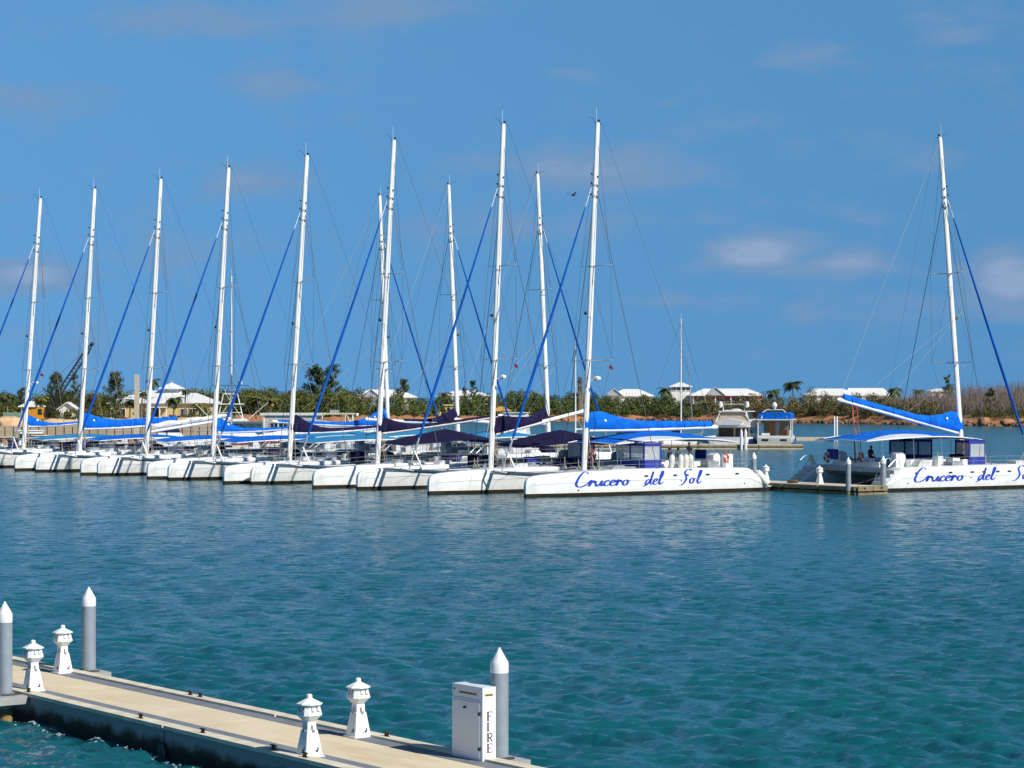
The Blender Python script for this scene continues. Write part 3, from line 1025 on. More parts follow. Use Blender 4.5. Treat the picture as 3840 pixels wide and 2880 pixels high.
car('white car at the left of three parked before the leafy bushes', 385, 452, R(8), mat('car_white', (.72, .72, .7), .3))
car('silver white car in the middle of three parked before the bushes', 414, 450, R(5), mat('car_silver', (.55, .56, .58), .3))
car('dark red car at the right of three parked before the bushes', 446, 453, R(-6), mat('car_red', (.28, .03, .03), .3))
o = thing('covered_stack', 'blue tarpaulin covered stack on the sand beside the uncovered boom', 'tarpaulin', (PX(636, 420), 420, 2.0))
MB().rings([[(x, y * k, z) for y, z in ((-1, 0), (-.95, .9), (-.6, 1.35), (.6, 1.3), (.95, .85), (1, 0))] for x, k in ((-1.3, .9), (-1.1, 1), (0, 1.05), (1.1, 1), (1.35, .9))]).build('tarpaulin', BLUE, o)
for k, (px, Yb, r, hh) in enumerate(((600, 430, 5.5, 1.1), (690, 425, 6, 1.2), (470, 432, 5, .9), (60, 400, 4.5, 1.5), (230, 415, 4, 1.0))):
    bm = bmesh.new()
    bmesh.ops.create_icosphere(bm, subdivisions=4, radius=1)
    for v in bm.verts:
        n = v.co.normalized()
        kk_ = 1 + .12 * math.sin(5 * n.x + px) + .08 * math.sin(9 * n.y + px * .3) + .05 * math.sin(17 * n.x + 13 * n.y)
        v.co = Vector((n.x * r * kk_, n.y * r * .6 * kk_, n.z * hh * kk_))
    me = bpy.data.meshes.new('sand_heap')
    bm.to_mesh(me)
    bm.free()
    me.polygons.foreach_set('use_smooth', [True] * len(me.polygons))
    me.materials.append(mat('heap_sand', (.56, .38, .22), .95, var=.2, scale=.7, bump=.4, bscale=3))
    o = bpy.data.objects.new('sand_heap', me)
    COL.objects.link(o)
    o.location = (PX(px, Yb), Yb, 2.0)
    tag(o, ('low sand heap left of the blue tarpaulin stack', 'low sand heap right of the blue tarpaulin stack', 'low sand heap beneath the round crowned palm', 'sand heap under the green container', 'low sand heap before the white kiosk')[k], 'sand heap', 'sand heaps behind the quay')

# small white kiosk with gable
Y = 440
kk = thing('white_kiosk', 'small white gabled kiosk with dark doorway among trees behind the quay', 'kiosk', (PX(252, Y), Y, 0))
MB().box(-1.5, 1.5, 0, 3, 1.8, 4.6).build('wall', PAINTW, kk, smooth=False)
b = MB()
for s in (-1, 1):
    b.add([(s * 1.9, -.5, 4.45), (0, -.5, 5.75), (0, 3.4, 5.75), (s * 1.9, 3.4, 4.45), (s * 1.9, -.5, 4.6), (0, -.5, 5.92), (0, 3.4, 5.92), (s * 1.9, 3.4, 4.6)], [(0, 1, 2, 3), (4, 7, 6, 5), (0, 4, 5, 1), (1, 5, 6, 2), (3, 2, 6, 7), (0, 3, 7, 4)])
b.build('roof', ROOFW, kk, smooth=False)
MB().add([(-1.5, -.02, 4.6), (1.5, -.02, 4.6), (0, -.02, 5.65)], [(0, 1, 2)]).build('gable_wall', PAINTW, kk, smooth=False)
MB().box(-.55, .75, -.05, .05, 1.9, 4.1).build('doorway', DARKO, kk, smooth=False)
pv = thing('white_pavilion', 'white pyramid roofed pavilion behind the leftmost mast', 'pavilion', (PX(113, Y), Y, 0))
hip(MB(), -1.75, 1.75, 0, 3.4, 5.15, 1.0, .45).build('roof', ROOFW, pv, smooth=False)
for x in (-1.6, 1.6):
    for y in (.1, 3.2):
        MB().tube([(x, y, 1.8), (x, y, 5.1)], .09, 6).build('post', PAINTW, pv)

# tall concrete pile on the quay
o = MB().rings([[(x * k, y * k, z) for x, y in ((-.28, -.28), (.28, -.28), (.28, .28), (-.28, .28))] for z, k in ((0, 1), (6.6, 1.0), (8.1, .98))]).build('concrete_pillar', mat('pale_concrete', (.50, .45, .35), .9, var=.1), None, smooth=False, loc=(PX(513, 300), 300, 1.8))
tag(o, 'tall pale square concrete pile standing on the quay before the yellow building', 'concrete pile')

# crawler crane with lattice boom
Y = 420
CY_ = mat('crane_yellow', (.62, .27, .012), .5, var=.1)
cr = thing('crawler_crane', 'yellow crawler crane with long black lattice boom behind the quay', 'crane', (PX(143, Y), Y, 0))
b = MB()
for s in (-1, 1):
    b.rings([[(x, s * 1.1 + dy, z) for x, z in ((-1.7, 2.2), (-1.9, 2.5), (-1.6, 2.85), (1.6, 2.85), (1.9, 2.5), (1.7, 2.2))] for dy in (-.3, .3)])
b.build('tracks', BLACK, cr, smooth=False)
MB().prism([(-1.5, 2.9), (-1.5, 4.6), (-.2, 4.75), (.1, 5.0), (.9, 5.0), (1.05, 2.9)], -1.1, 1.1).build('house', CY_, cr, smooth=False)
MB().prism([(.15, 3.7), (.15, 4.75), (.85, 4.75), (.98, 3.7)], -1.13, -1.105).build('cab_window', GLASS, cr, smooth=False)
MB().box(-2.0, -1.5, -1, 1, 3.0, 3.9).build('counterweight', CY_, cr, smooth=False)
foot, tip = Vector((1.0, 0, 3.4)), Vector(P3(345, 1290, Y)) - Vector((PX(143, Y), Y, 0))
b = MB()
ax = (tip - foot).normalized()
e1 = Vector((0, 1, 0))
e2 = ax.cross(e1)
nseg = 22
corner = lambda k, i: foot.lerp(tip, k) + (e1 * (1 if i in (0, 1) else -1) + e2 * (1 if i in (0, 3) else -1)) * (.40 * min(1, .35 + 5 * min(k, 1 - k)))
for i in range(4):
    b.tube([corner(k / nseg, i) for k in range(nseg + 1)], .085, 5)
for k in range(nseg):
    for i in range(4):
        b.tube([corner(k / nseg, i), corner((k + 1) / nseg, (i + 1) % 4)], .05, 4)
b.ball(tuple(tip), .35, 8, 5)
b.build('lattice_boom', BLACK, cr)
b = MB()
b.tube([tip, (-.8, 0, 6.6), (-1.5, 0, 4.6)], .03, 4)
b.tube([(-.1, .5, 4.7), (-.8, 0, 6.6), (-.1, -.5, 4.7)], .07, 5)
b.build('boom_stays', WIRE, cr)
o = thing('green_container', 'faded green corrugated container at the far left behind the quay', 'container', (PX(42, 410), 410, 2.0))
b = MB()
for k in range(9):
    b.box(-1.4 + k * .31, -1.4 + k * .31 + .2, -.03, 0.03, .1, 2.1)
b.build('corrugation', mat('faded_green', (.16, .27, .20), .7, var=.15), o, smooth=False)
MB().box(-1.45, 1.45, 0, 2.4, 0, 2.2).build('body', mat('faded_green', (.16, .27, .20)), o, smooth=False)

# yellow hut and thatched shelter on the middle shore
Y = 640
hu = thing('yellow_hut', 'little yellow lookout hut with flat cap roof on the far bank', 'hut', (PX(1682, Y), Y, 0))
MB().box(-.95, .95, 0, 1.8, 1.0, 4.3).build('wall', mat('pale_yellow', (.62, .53, .22), .8, var=.06), hu, smooth=False)
MB().box(-1.35, 1.35, -.35, 2.1, 4.3, 4.62).build('roof', mat('pale_yellow', (.62, .53, .22)), hu, smooth=False)
MB().box(-2.9, -.96, .2, 2, 1.0, 2.6).build('terrace_wall', mat('pale_yellow', (.62, .53, .22)), hu, smooth=False)
MB().box(-.4, .4, -.04, .03, 2.9, 3.8).build('window', GLASS, hu, smooth=False)
sh = thing('thatched_shelter', 'orange thatched open shelter behind the navy boom covers', 'shelter', (PX(1880, 632), 632, 0))
THA = mat('orange_thatch', (.52, .27, .07), .9, var=.25, scale=2)
hip(MB(), -2.3, 2.3, 0, 3.6, 3.0, 1.1, .5).build('roof', THA, sh, smooth=False)
for x in (-2.1, 0, 2.1):
    MB().tube([(x, .1, .8), (x, .1, 2.95)], .1, 6).build('post', THA, sh)

# ------------------------------------------------------------------ far docks
PCONC2 = mat('far_dock_concrete', (.52, .46, .35), .9, var=.12)
FIMB = mat('dark_timber', (.22, .16, .085), .9, var=.25, scale=2)
fd = thing('far_dock', 'long low beige dock behind the lettered catamaran with two motor yachts moored at it', 'dock', (0, 313, 0))
xa, xb = PX(1500, 313), PX(3012, 313)
k = 0
x = xa
while x < xb:
    x2 = min(x + 7.9, xb)
    MB().box(x, x2, .0, 2.4, .42, .62).build('deck_slab', PCONC2, fd, smooth=False)
    MB().box(x, x2, -.12, -.002, .25, .52).build('timber_fender', FIMB, fd, smooth=False)
    MB().box(x, x2, .06, 2.3, -.3, .418).build('float', FIMB, fd, smooth=False)
    MB().box(x, x2, -.06, .055, -.02, .16).build('timber_fender', PCONC2, fd, smooth=False)
    x += 8
fp = thing('far_pontoon', 'short pale pontoon ending at two white piles, right of the blue canopy boat', 'pontoon', (0, 372, 0))
MB().box(PX(2985, 372), PX(3118, 372), 0, 2.4, -.2, .52).build('float', mat('far_dock_concrete', (.52, .46, .35)), fp, smooth=False)
MB().box(PX(3110, 372), PX(3130, 372), -.1, 2.4, -.2, .6).build('end_fender', BLACK, fp, smooth=False)
for px in (3129, 3139):
    o = MB().lathe([(.13, -.5), (.13, 3.6), (.02, 3.9)], 10).build('white_pile', WHITE, None, loc=(PX(px, 371), 371, 0))
    tag(o, ('left' if px == 3129 else 'right') + ' white pile of the pair at the end of the far pontoon', 'pile', 'white piles at the far pontoon')
for px, lab in ((2780, 'left'), (2796, 'right')):
    o = MB().lathe([(.19, -.5), (.19, 2.1), (.19, 2.3), (.03, 2.75)], 12).build('white_pile', WHITE, None, loc=(PX(px, 312.7), 312.7, 0))
    tag(o, lab + ' white pile of the pair beside the white motor yacht', 'pile', 'white piles at the far dock')


# ------------------------------------------------------------------ motor boats
def mhull(L, bm, fb, bowrise=.5):
    """planing hull, stern at x=0, bow at x=L"""
    rs = []
    for k in (0, .02, .3, .55, .72, .84, .92, .97, 1.0):
        w = bm / 2 * (1 - max(0, (k - .45) / .55) ** 2.2) + .02
        z = fb + bowrise * max(0, (k - .35) / .65) ** 1.5
        wl = w * (.9 - .55 * max(0, (k - .4) / .6))
        xx = L * k
        rs.append([(xx, -w * .3, -.4), (xx - .0, -wl, .05), (xx + .35 * max(0, k - .7), -w, z - .12), (xx + .35 * max(0, k - .7), -w * .97, z), (xx + .35 * max(0, k - .7), w * .97, z), (xx + .35 * max(0, k - .7), w, z - .12), (xx, wl, .05), (xx, w * .3, -.4)])
    return MB().rings(rs)


def cabin(b, x0, x1, w0, w1, z0, z1, rf=.5, rb=.2):
    v = [(x0, -w0, z0), (x1, -w0, z0), (x1, w0, z0), (x0, w0, z0), (x0 + rb, -w1, z1), (x1 - rf, -w1, z1), (x1 - rf, w1, z1), (x0 + rb, w1, z1)]
    return b.add(v, [(0, 3, 2, 1), (4, 5, 6, 7), (0, 1, 5, 4), (1, 2, 6, 5), (2, 3, 7, 6), (3, 0, 4, 7)])


def band(b, x0, x1, w0, w1, z0, z1, rf, rb, za, zb, o=.012):
    """dark window band wrapped round a cabin"""
    f = lambda z: (z - z0) / (z1 - z0)
    ra = [(x0 + rb * f(za) - o, x1 - rf * f(za) + o, w0 + (w1 - w0) * f(za) + o), (x0 + rb * f(zb) - o, x1 - rf * f(zb) + o, w0 + (w1 - w0) * f(zb) + o)]
    (a0, a1, aw), (b0, b1, bw) = ra
    v = [(a0, -aw, za), (a1, -aw, za), (a1, aw, za), (a0, aw, za), (b0, -bw, zb), (b1, -bw, zb), (b1, bw, zb), (b0, bw, zb)]
    return b.add(v, [(0, 1, 5, 4), (1, 2, 6, 5), (2, 3, 7, 6), (3, 0, 4, 7)])


# 1 white flybridge yacht, stern towards us
Y = 316.5
my = thing('motor_yacht', 'white flybridge motor yacht with tan canvas and dinghy, stern to the far dock', 'motor yacht', (PX(2728, Y), Y, 0), R(69))
my.scale = (1.0, 1.25, 1.0)
hl = mhull(13, 4.3, 1.55, .7).build('hull', WHITE, my)
MB().rings([[(x, s * y, z) for x, y, z in ((1.5, 2.165, .35), (7.5, 2.13, .4), (11, 1.35, .7), (11, 1.40, 1.5), (7.5, 2.165, 1.25), (1.5, 2.17, 1.2))] for s in (-1, 1)], False, False).build('navy_side', NAVY, hl, smooth=False) if False else None
b = MB()
b.add([(1.0, -2.19, .25), (7.0, -2.10, .3), (9.5, -1.78, .5), (9.5, -1.92, 1.5), (7.0, -2.19, 1.35), (1.0, -2.19, 1.3)], [(0, 1, 2, 3, 4, 5)])
b.build('navy_stripe', mat('navy_paint', (.012, .025, .12), .3), hl, smooth=False)
MB().box(-.75, .0, -1.9, 1.9, .25, .4).build('swim_platform', WHITE2, my, smooth=False)
c = cabin(MB(), 3.2, 9.2, 1.95, 1.7, 1.5, 3.0, 1.6, 0.0).build('deckhouse', WHITE, my, smooth=False)
band(MB(), 3.2, 9.2, 1.95, 1.7, 1.5, 3.0, 1.6, 0, 2.05, 2.75).build('window_band', GLASS, c, smooth=False)
MB().box(3.16, 3.19, -1.7, 1.7, 1.6, 2.75).build('saloon_door', mat('brown_interior', (.07, .035, .018), .4, var=.4, scale=2), c, smooth=False)
for y in (-1.75, -.1, 1.75):
    MB().box(3.0, 3.15, y - .07, y + .07, 1.5, 2.95).build('door_frame', CREAM, c, smooth=False)
MB().prism([(.4, 2.95), (.4, 3.12), (8.6, 3.12), (8.6, 2.95)], -2.1, 2.1).build('flybridge_deck', WHITE, my, smooth=False)
MB().rings([[(x, y, z) for x, z in ((2.2, 3.13), (2.0, 3.7), (7.6, 3.95), (8.5, 3.13))] for y in (-2.0, 2.0)]).build('flybridge_side', WHITE, my, smooth=False)
b = cabin(MB(), 2.6, 6.6, 1.75, 1.25, 3.72, 4.95, .9, .5).build('flybridge_canvas', TAN, my, smooth=False)
MB().add([(3.4, -1.70, 4.0), (4.7, -1.70, 4.0), (4.6, -1.47, 4.75), (3.6, -1.47, 4.75)], [(0, 1, 2, 3)]).build('canvas_window', GLASS, b, smooth=False)
MB().add([(4.9, -1.70, 4.0), (6.0, -1.70, 4.0), (5.6, -1.47, 4.75), (4.85, -1.47, 4.75)], [(0, 1, 2, 3)]).build('canvas_window', GLASS, b, smooth=False)
MB().box(2.7, 6.6, -1.65, 1.65, 4.96, 5.08).build('hardtop', WHITE, my, smooth=False)
MB().tube([(2.55, -1.9, 3.6), (2.75, -1.5, 4.9), (2.9, -.8, 5.12), (2.9, .8, 5.12), (2.75, 1.5, 4.9), (2.55, 1.9, 3.6)], .09, 8).build('radar_arch', WHITE, my)
MB().tube([(3.2, -1.2, 5.1), (3.2, -1.2, 6.0), (3.2, 1.2, 6.0), (3.2, 1.2, 5.1)], .05, 6).build('antenna_frame', WHITE, my)
for y in (-1.5, 1.5):
    MB().lathe([(.05, 5.5), (.22, 5.65), (.24, 6.05), (.16, 6.3), (.03, 6.38)], 12, (3.2, y, 0)).build('satellite_dome', WHITE, my)
MB().lathe([(.55, 5.1), (.58, 5.25), (.3, 5.38)], 14, (4.4, 0, 0)).build('radar_scanner', WHITE, my)
MB().rings([[(x, y * k, 3.15 + zz_ * k) for y, zz_ in ((-1.9, .65), (-1.5, .1), (0, .01), (1.3, .1), (1.6, .5), (0, 1.0))] for x, k in ((.3, .9), (1.2, 1), (1.9, .85))]).build('dinghy', WHITE, my)
rot_d = my
# 2 small cabin boat with blue canopy, stern towards us
bb = thing('cabin_boat', 'white fishing boat with bright blue flybridge canopy moored at the far dock', 'motor boat', (PX(2903, Y), Y, 0), R(77))
bb.scale = (1.0, 1.08, 1.0)
hl = mhull(9.5, 4.3, 1.45, .8).build('hull', WHITE, bb)
MB().rings([[(x, y, z) for x, z in ((.0, .35), (.0, 1.75), (.12, 1.75), (.12, .35))] for y in (-2.1, 2.1)]).build('transom', WHITE, hl, smooth=False)
for y in (-1.15, 1.15):
    MB().box(-.03, -.001, y - .42, y + .42, 1.02, 1.30).build('engine_vent', BLACK, hl, smooth=False)
b = MB().add([(.4, -2.175, .55), (6, -2.12, .65), (6, -2.15, .95), (.4, -2.18, .85)], [(0, 1, 2, 3)]).build('blue_stripe', mat('mid_blue', (.03, .12, .35), .4), hl, smooth=False)
c = cabin(MB(), 3.0, 6.6, 1.7, 1.55, 1.4, 3.8, 1.0, .0).build('wheelhouse', WHITE2, bb, smooth=False)
band(MB(), 3.0, 6.6, 1.7, 1.55, 1.4, 3.8, 1.0, 0, 2.5, 3.4).build('window_band', GLASS, c, smooth=False)
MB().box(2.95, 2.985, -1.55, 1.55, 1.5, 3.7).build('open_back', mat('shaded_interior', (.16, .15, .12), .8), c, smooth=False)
MB().box(2.90, 2.945, .35, 1.05, 1.9, 3.5).build('wooden_door', WOODM, c, smooth=False)
MB().box(2.90, 2.945, -.35, .15, 1.6, 3.6).build('grey_door', GREYDECK, c, smooth=False)
MB().box(2.6, 2.9, -1.3, -.5, 1.5, 2.5).build('wooden_seat', WOODM, c, smooth=False)
MB().box(-.05, 6.2, -2.15, 2.15, 3.85, 3.98).build('roof', WHITE, bb, smooth=False)
for x, y in ((.15, 2.05), (.15, -2.05), (2.2, 2.05), (2.2, -2.05)):
    MB().tube([(x, y, 1.45), (x, y, 3.86)], .06, 6).build('roof_post', WHITE, bb)
MB().add([(.9, -2.12, 1.5), (2.2, -2.12, 1.5), (2.2, -2.12, 3.85), (1.4, -2.12, 3.85)], [(0, 1, 2, 3)]).add([(.9, -2.04, 1.5), (2.2, -2.04, 1.5), (2.2, -2.04, 3.85), (1.4, -2.04, 3.85)], [(0, 3, 2, 1)]).build('side_wing', WHITE, bb, smooth=False)
MB().rings([[(x, y, z) for y, z in ((-2.0, 3.99), (-2.02, 4.7), (-1.7, 4.9), (1.7, 4.9), (2.02, 4.7), (2.0, 3.99))] for x in (.1, 4.6)]).build('blue_canopy', BLUE, bb, smooth=False)
MB().tube([(.05, -1.6, 4.0), (.2, -1.45, 4.9), (.4, -1.0, 5.25), (.4, 1.0, 5.25), (.2, 1.45, 4.9), (.05, 1.6, 4.0)], .07, 8).build('arch', WHITE, bb)
MB().lathe([(.12, 5.25), (.16, 5.5), (.3, 5.65), (.34, 5.95), (.2, 6.2), (.04, 6.3)], 14, (.4, 0, 0)).build('radome', WHITE, bb)
MB().tube([(8.0, -1.2, 2.0), (8.6, -.9, 2.9), (9.4, 0, 3.0), (8.6, .9, 2.9), (8.0, 1.2, 2.0)], .03, 5).build('bow_rail', STEEL, bb)
MB().box(.2, .5, .6, 1.6, 1.76, 2.1).build('bait_table', WHITE, bb, smooth=False)


def motorboat(label, px, Y, rot, L=9, bm=3.2, fb=1.2, cab=None, colour=WHITE, cabcol=WHITE, top=None, flare=.5, band_on=True, group='motor boats moored behind the catamarans'):
    t = thing('motor_boat', label, 'motor boat', (PX(px, Y), Y, 0), rot, group)
    hl = mhull(L, bm, fb, flare).build('hull', colour, t)
    if cab:
        x0, x1, z1 = cab
        c = cabin(MB(), x0, x1, bm * .42, bm * .36, fb - .05, z1, (z1 - fb) * .7, .15).build('cabin', cabcol, t, smooth=False)
        if band_on:
            band(MB(), x0, x1, bm * .42, bm * .36, fb - .05, z1, (z1 - fb) * .7, .15, fb + (z1 - fb) * .42, fb + (z1 - fb) * .84).build('window_band', GLASS, c, smooth=False)
        MB().box(x0 - .4, x1 - (z1 - fb) * .55, -bm * .40, bm * .40, z1, z1 + .09).build('cabin_roof', cabcol, t, smooth=False)
    if top:
        x0, x1, z, m = top
        MB().box(x0, x1, -bm * .43, bm * .43, z, z + .12).build('bimini', m, t, smooth=False)
        for x in (x0 + .1, x1 - .1):
            for s in (-1, 1):
                MB().tube([(x, s * bm * .4, fb), (x, s * bm * .4, z)], .04, 6).build('bimini_post', STEEL, t)
    MB().tube([(L * .6, -bm * .42, fb + .15 * flare), (L * .62, -bm * .42, fb + .7), (L * .85, -bm * .3, fb + .75 + flare * .4), (L * .99, 0, fb + .8 + flare * .7), (L * .85, bm * .3, fb + .75 + flare * .4), (L * .62, bm * .42, fb + .7), (L * .6, bm * .42, fb + .15 * flare)], .03, 5).build('bow_rail', STEEL, t)
    return t


motorboat('white motor boat under the blue awning of the lettered catamaran, right of the dodger', 2478, 319, R(12), 6.2, 2.6, 1.0, None)
motorboat('red trimmed small white boat seen between boom and awning of the lettered catamaran', 2590, 340, R(165), 5.5, 2.2, 1.2, (1.2, 3.2, 2.3))
motorboat('cream cabin boat behind the mast of the lettered catamaran', 2270, 318, R(20), 7, 2.8, 1.1, (2, 5, 2.7), CREAM, CREAM)
motorboat('white boat with grey tender at the far dock, low beside the big motor yacht', 2652, 317, R(95), 4.5, 1.9, .7, None, GREYDECK)
motorboat('white pilothouse boat with tall windows behind the crossing blue headsails', 1955, 300, R(262), 9.5, 4.0, 2.2, (3.8, 7.8, 5.0))
motorboat('white boat with dark brown cabin windows far left under the leftmost mast', -20, 264, R(15), 8.5, 3.6, 1.4, (2.6, 6.4, 3.2))
motorboat('small cream cabin boat just right of the leftmost mast foot', 96, 262, R(8), 5.4, 2.4, 1.0, (1.0, 3.4, 2.7), CREAM, CREAM)
motorboat('white speedboat with low cover between the two leftmost masts', 172, 264, R(4), 5.6, 2.3, 1.35, (1.2, 4.6, 2.2), band_on=False)
motorboat('white motor yacht with rakish bow behind the uncovered boom', 560, 270, R(8), 9.0, 3.4, 2.4, (1.0, 4.0, 3.7))
motorboat('dark red topped cream barge low behind the grey houseboat', 846, 256, R(6), 8.4, 3.2, 1.8, (.6, 7.4, 2.35), CREAM, mat('dark_red_paint', (.12, .02, .03), .6), band_on=False)

# 3 sport fishing boat with tube tower
Y = 276
sf = thing('sport_fishing_boat', 'white sport fishing boat with tubular tuna tower behind the triangular blue sail cover', 'fishing boat', (PX(775, Y), Y, 0), R(6))
mhull(9.5, 3.8, 2.2, 1.1).build('hull', WHITE, sf)
c = cabin(MB(), 1.4, 6.2, 1.7, 1.35, 2.4, 4.1, 2.4, .0).build('deckhouse', WHITE, sf, smooth=False)
band(MB(), 1.4, 6.2, 1.7, 1.35, 2.4, 4.1, 2.4, 0, 3.1, 3.9).build('windscreen', GLASS, c, smooth=False)
MB().prism([(.6, 4.12), (.5, 4.35), (4.6, 4.5), (5.0, 4.2)], -1.65, 1.65).build('flybridge', WHITE, sf, smooth=False)
MB().box(1.2, 4.4, -1.4, 1.4, 6.15, 6.25).build('hardtop', WHITE, sf, smooth=False)
b = MB()
for x in (1.3, 2.8, 4.3):
    for s in (-1, 1):
        b.tube([(x, s * 1.5, 4.3), (x + (2.8 - x) * .45, s * .8, 7.4)], .045, 6)
for z, k in ((5.2, .7), (6.2, .45), (7.35, .1)):
    for s in (-1, 1):
        b.tube([(1.3 + 1.5 * (1 - k) * .5, s * (1.5 - .7 * (1 - k)), z), (4.3 - 1.5 * (1 - k) * .5, s * (1.5 - .7 * (1 - k)), z)], .035, 6)
    b.tube([(2.8, -1.3 + .5 * (1 - k), z), (2.8, 1.3 - .5 * (1 - k), z)], .035, 6)
b.tube([(1.3, -1.5, 4.3), (3.3, -.8, 7.3)], .03, 5)
b.tube([(4.3, -1.5, 4.3), (2.3, -.8, 7.3)], .03, 5)
b.build('tuna_tower', ALU, sf)
MB().box(2.1, 3.5, -.8, .8, 7.42, 7.5).build('tower_platform', WHITE, sf, smooth=False)
MB().box(.6, 5.0, -1.1, 1.1, 8.35, 8.42).build('sun_top', mat('dark_top', (.05, .06, .07), .7), sf, smooth=False)
b = MB()
for x in (2.2, 3.4):
    for s in (-1, 1):
        b.tube([(x, s * .7, 7.5), (x, s * .75, 8.35)], .03, 5)
b.build('top_post', ALU, sf)
MB().ball((3.9, .5, 8.75), (.28, .28, .36), 10, 6).build('radar_dome', WHITE, sf)
MB().tube([(.6, -1.5, 4.4), (-1.2, -2.4, 6.2)], .04, 5).build('outrigger', ALU, sf)
MB().tube([(5.0, -.6, 4.5), (7.2, -1.2, 6.4)], .05, 5).build('outrigger', ALU, sf)

# 4 grey houseboat
Y = 285
hb_ = thing('houseboat', 'grey floating office with overhanging flat roof behind the masts', 'houseboat', (PX(1086, Y), Y, 0), R(-3))
w = 3.15
MB().box(-w - .4, w + .4, -.6, 6, -.3, .7).build('float', FIMB, hb_, smooth=False)
HBW = mat('houseboat_grey', (.50, .49, .45), .8, var=.05)
MB().box(-w, w, 0, 5, .7, 4.75).build('wall', HBW, hb_, smooth=False)
MB().box(-w - .5, w + .5, -.22, 5.6, 4.78, 5.05).build('roof', PAINTW, hb_, smooth=False)
for x, ww in ((-1.9, .9), (-.75, 1.1), (1.6, 1.0)):
    window(hb_, x, -.04, 2.5, ww, 1.35)
for x in (-w, w):
    MB().box(x - .09, x + .09, -.1, .0, .7, 4.76).build('corner_post', PAINTW, hb_, smooth=False)
for k in range(7):
    MB().box(-w + .1, w - .1, -.03, -.002, 1.0 + k * .5, 1.03 + k * .5).build('siding_joint', PAINTW, hb_, smooth=False) if not (2.2 < 1.0 + k * .5 < 4.0) else None

# 5 tour boat with blue awning strips and cream arch
Y = 268
tb = thing('tour_boat', 'high sided white tour boat with cream goalpost arch right of the houseboat', 'tour boat', (PX(1185, Y), Y, 0), R(2))
mhull(8.0, 3.6, 3.2, .4).build('hull', WHITE, tb)
MB().box(.3, 5.6, -1.6, 1.6, 3.2, 3.9).build('upper_deck', WHITE2, tb, smooth=False)
for y in (-1.55, -.5, .55):
    MB().grid(lambda u, v: (.2 + 6.4 * u, y + 1.0 * v, 4.35 - .5 * u + .10 * math.sin(math.pi * v) - .06 * math.sin(7 * u)), 10, 4).build('roof_strip', WHITE2, tb)
b = MB()
for x in (.3, 2.3, 4.3, 6.4):
    for s in (-1, 1):
        b.tube([(x, s * 1.55, 3.2), (x, s * 1.55, 4.3 - .07 * x)], .035, 5)
b.build('roof_posts', STEEL, tb)
b = MB()
b.box(.6, 4.4, -1.5, 1.5, 5.05, 5.2)
for x0, x1 in ((.8, .8), (3.4, 3.4), (4.2, 4.2), (3.5, 4.1)):
    for s in (-1, 1):
        b.tube([(x0, s * 1.4, 5.05), (x1, s * 1.5, 3.9)], .07, 6)
b.build('arch', CREAM, tb, smooth=False)
MB().box(1.6, 2.6, -.6, .6, 5.2, 5.55).build('roof_locker', GREYDECK, tb, smooth=False)
MB().ball((4.7, 0, 5.0), .2, 8, 5).build('lamp', WHITE, tb)


# 6 single-hulled sailing boats
def sloop(label, px, Y, rot, top, L=11, spread=1.3, hullm=WHITE, cover=None):
    t = thing('sailing_boat', label, 'sailing boat', (PX(px, Y), Y, 0), rot, 'single hulled sailing boats in the basin')
    h = mhull(L, 3.2, 1.1, .4)
    h.v = [(x - L * .55, y, z) for x, y, z in h.v]
    h.build('hull', hullm, t)
    cabin(MB(), -2.6, 1.8, 1.1, .85, 1.1, 1.65, .8, .2).build('coachroof', WHITE2, t, smooth=False)
    zt = PZ(top, Y)
    m = MB().tube([(0, 0, 1.5), (0, 0, zt * .5), (0, 0, zt)], [.11, .10, .075], 8).build('mast', ALU, t)
    MB().tube([(0, 0, zt), (0, 0, zt + .8)], .015, 4).build('aerial', ALU, m)
    b = MB()
    for z in ((zt * .5, ) if zt < 15 else (zt * .42, zt * .7)):
        for s in (-1, 1):
            b.tube([(0, 0, z), (0, s * spread, z + .05)], .03, 5)
    b.build('spreaders', ALU, m)
    MB().tube([(-.1, 0, 2.6), (-4.4, 0, 2.7)], .08, 6).build('boom', ALU, t)
    if cover:
        MB().rings([[(x, .22 * k * math.cos(a), 2.85 + .28 * k * math.sin(a)) for a in np.linspace(0, 2 * math.pi, 9)[:-1]] for x, k in ((-.1, .9), (-1, 1.3), (-3, 1), (-4.3, .5))]).build('sail_cover', cover, t)
    b = MB()
    b.tube([(0, 0, zt), (L * .43, 0, 1.5)], .02, 4)
    b.tube([(0, 0, zt), (-L * .53, 0, 1.3)], .014, 4)
    for s in (-1, 1):
        b.tube([(0, 0, zt), (0, s * spread, zt * .45), (-.3, s * 1.5, 1.2)], .014, 4)
    b.build('stays', WIRE, t)
    return t


sloop('white sailing boat with slim mast left of the triangular blue sail cover', 868, 262, R(20), 1035, 12, 1.25)
sl = sloop('white sailing boat with slim mast and rolled jib, mast behind the blue boom cover', 2554, 332, R(10), 1195, 11, 1.0)
MB().tube([(.9, 0, 12.6), (1.3, 0, 8), (1.75, 0, 2.2)], [.05, .07, .09], 8).build('rolled_jib', ALUG, sl)
sloop('sailing boat with tan covered hull left of the lettered catamaran\'s mast', 2158, 318, R(200), 1300, 8, 1.6, TAN)
# ------------------------------------------------------------------ sailing catamarans
BOWX, STX = 8.96, -13.6
YC = 5.0                                   # hull centreline off the boat's centreline


def hbeam(x):
    t = max(0.0, BOWX - x)
    w = 0.13 + 0.85 * math.sin(min(1.0, t / 7.5) * math.pi / 2) ** 0.85
    if x < -8:
        w -= 0.14 * ((-8 - x) / 5.6)
    return w


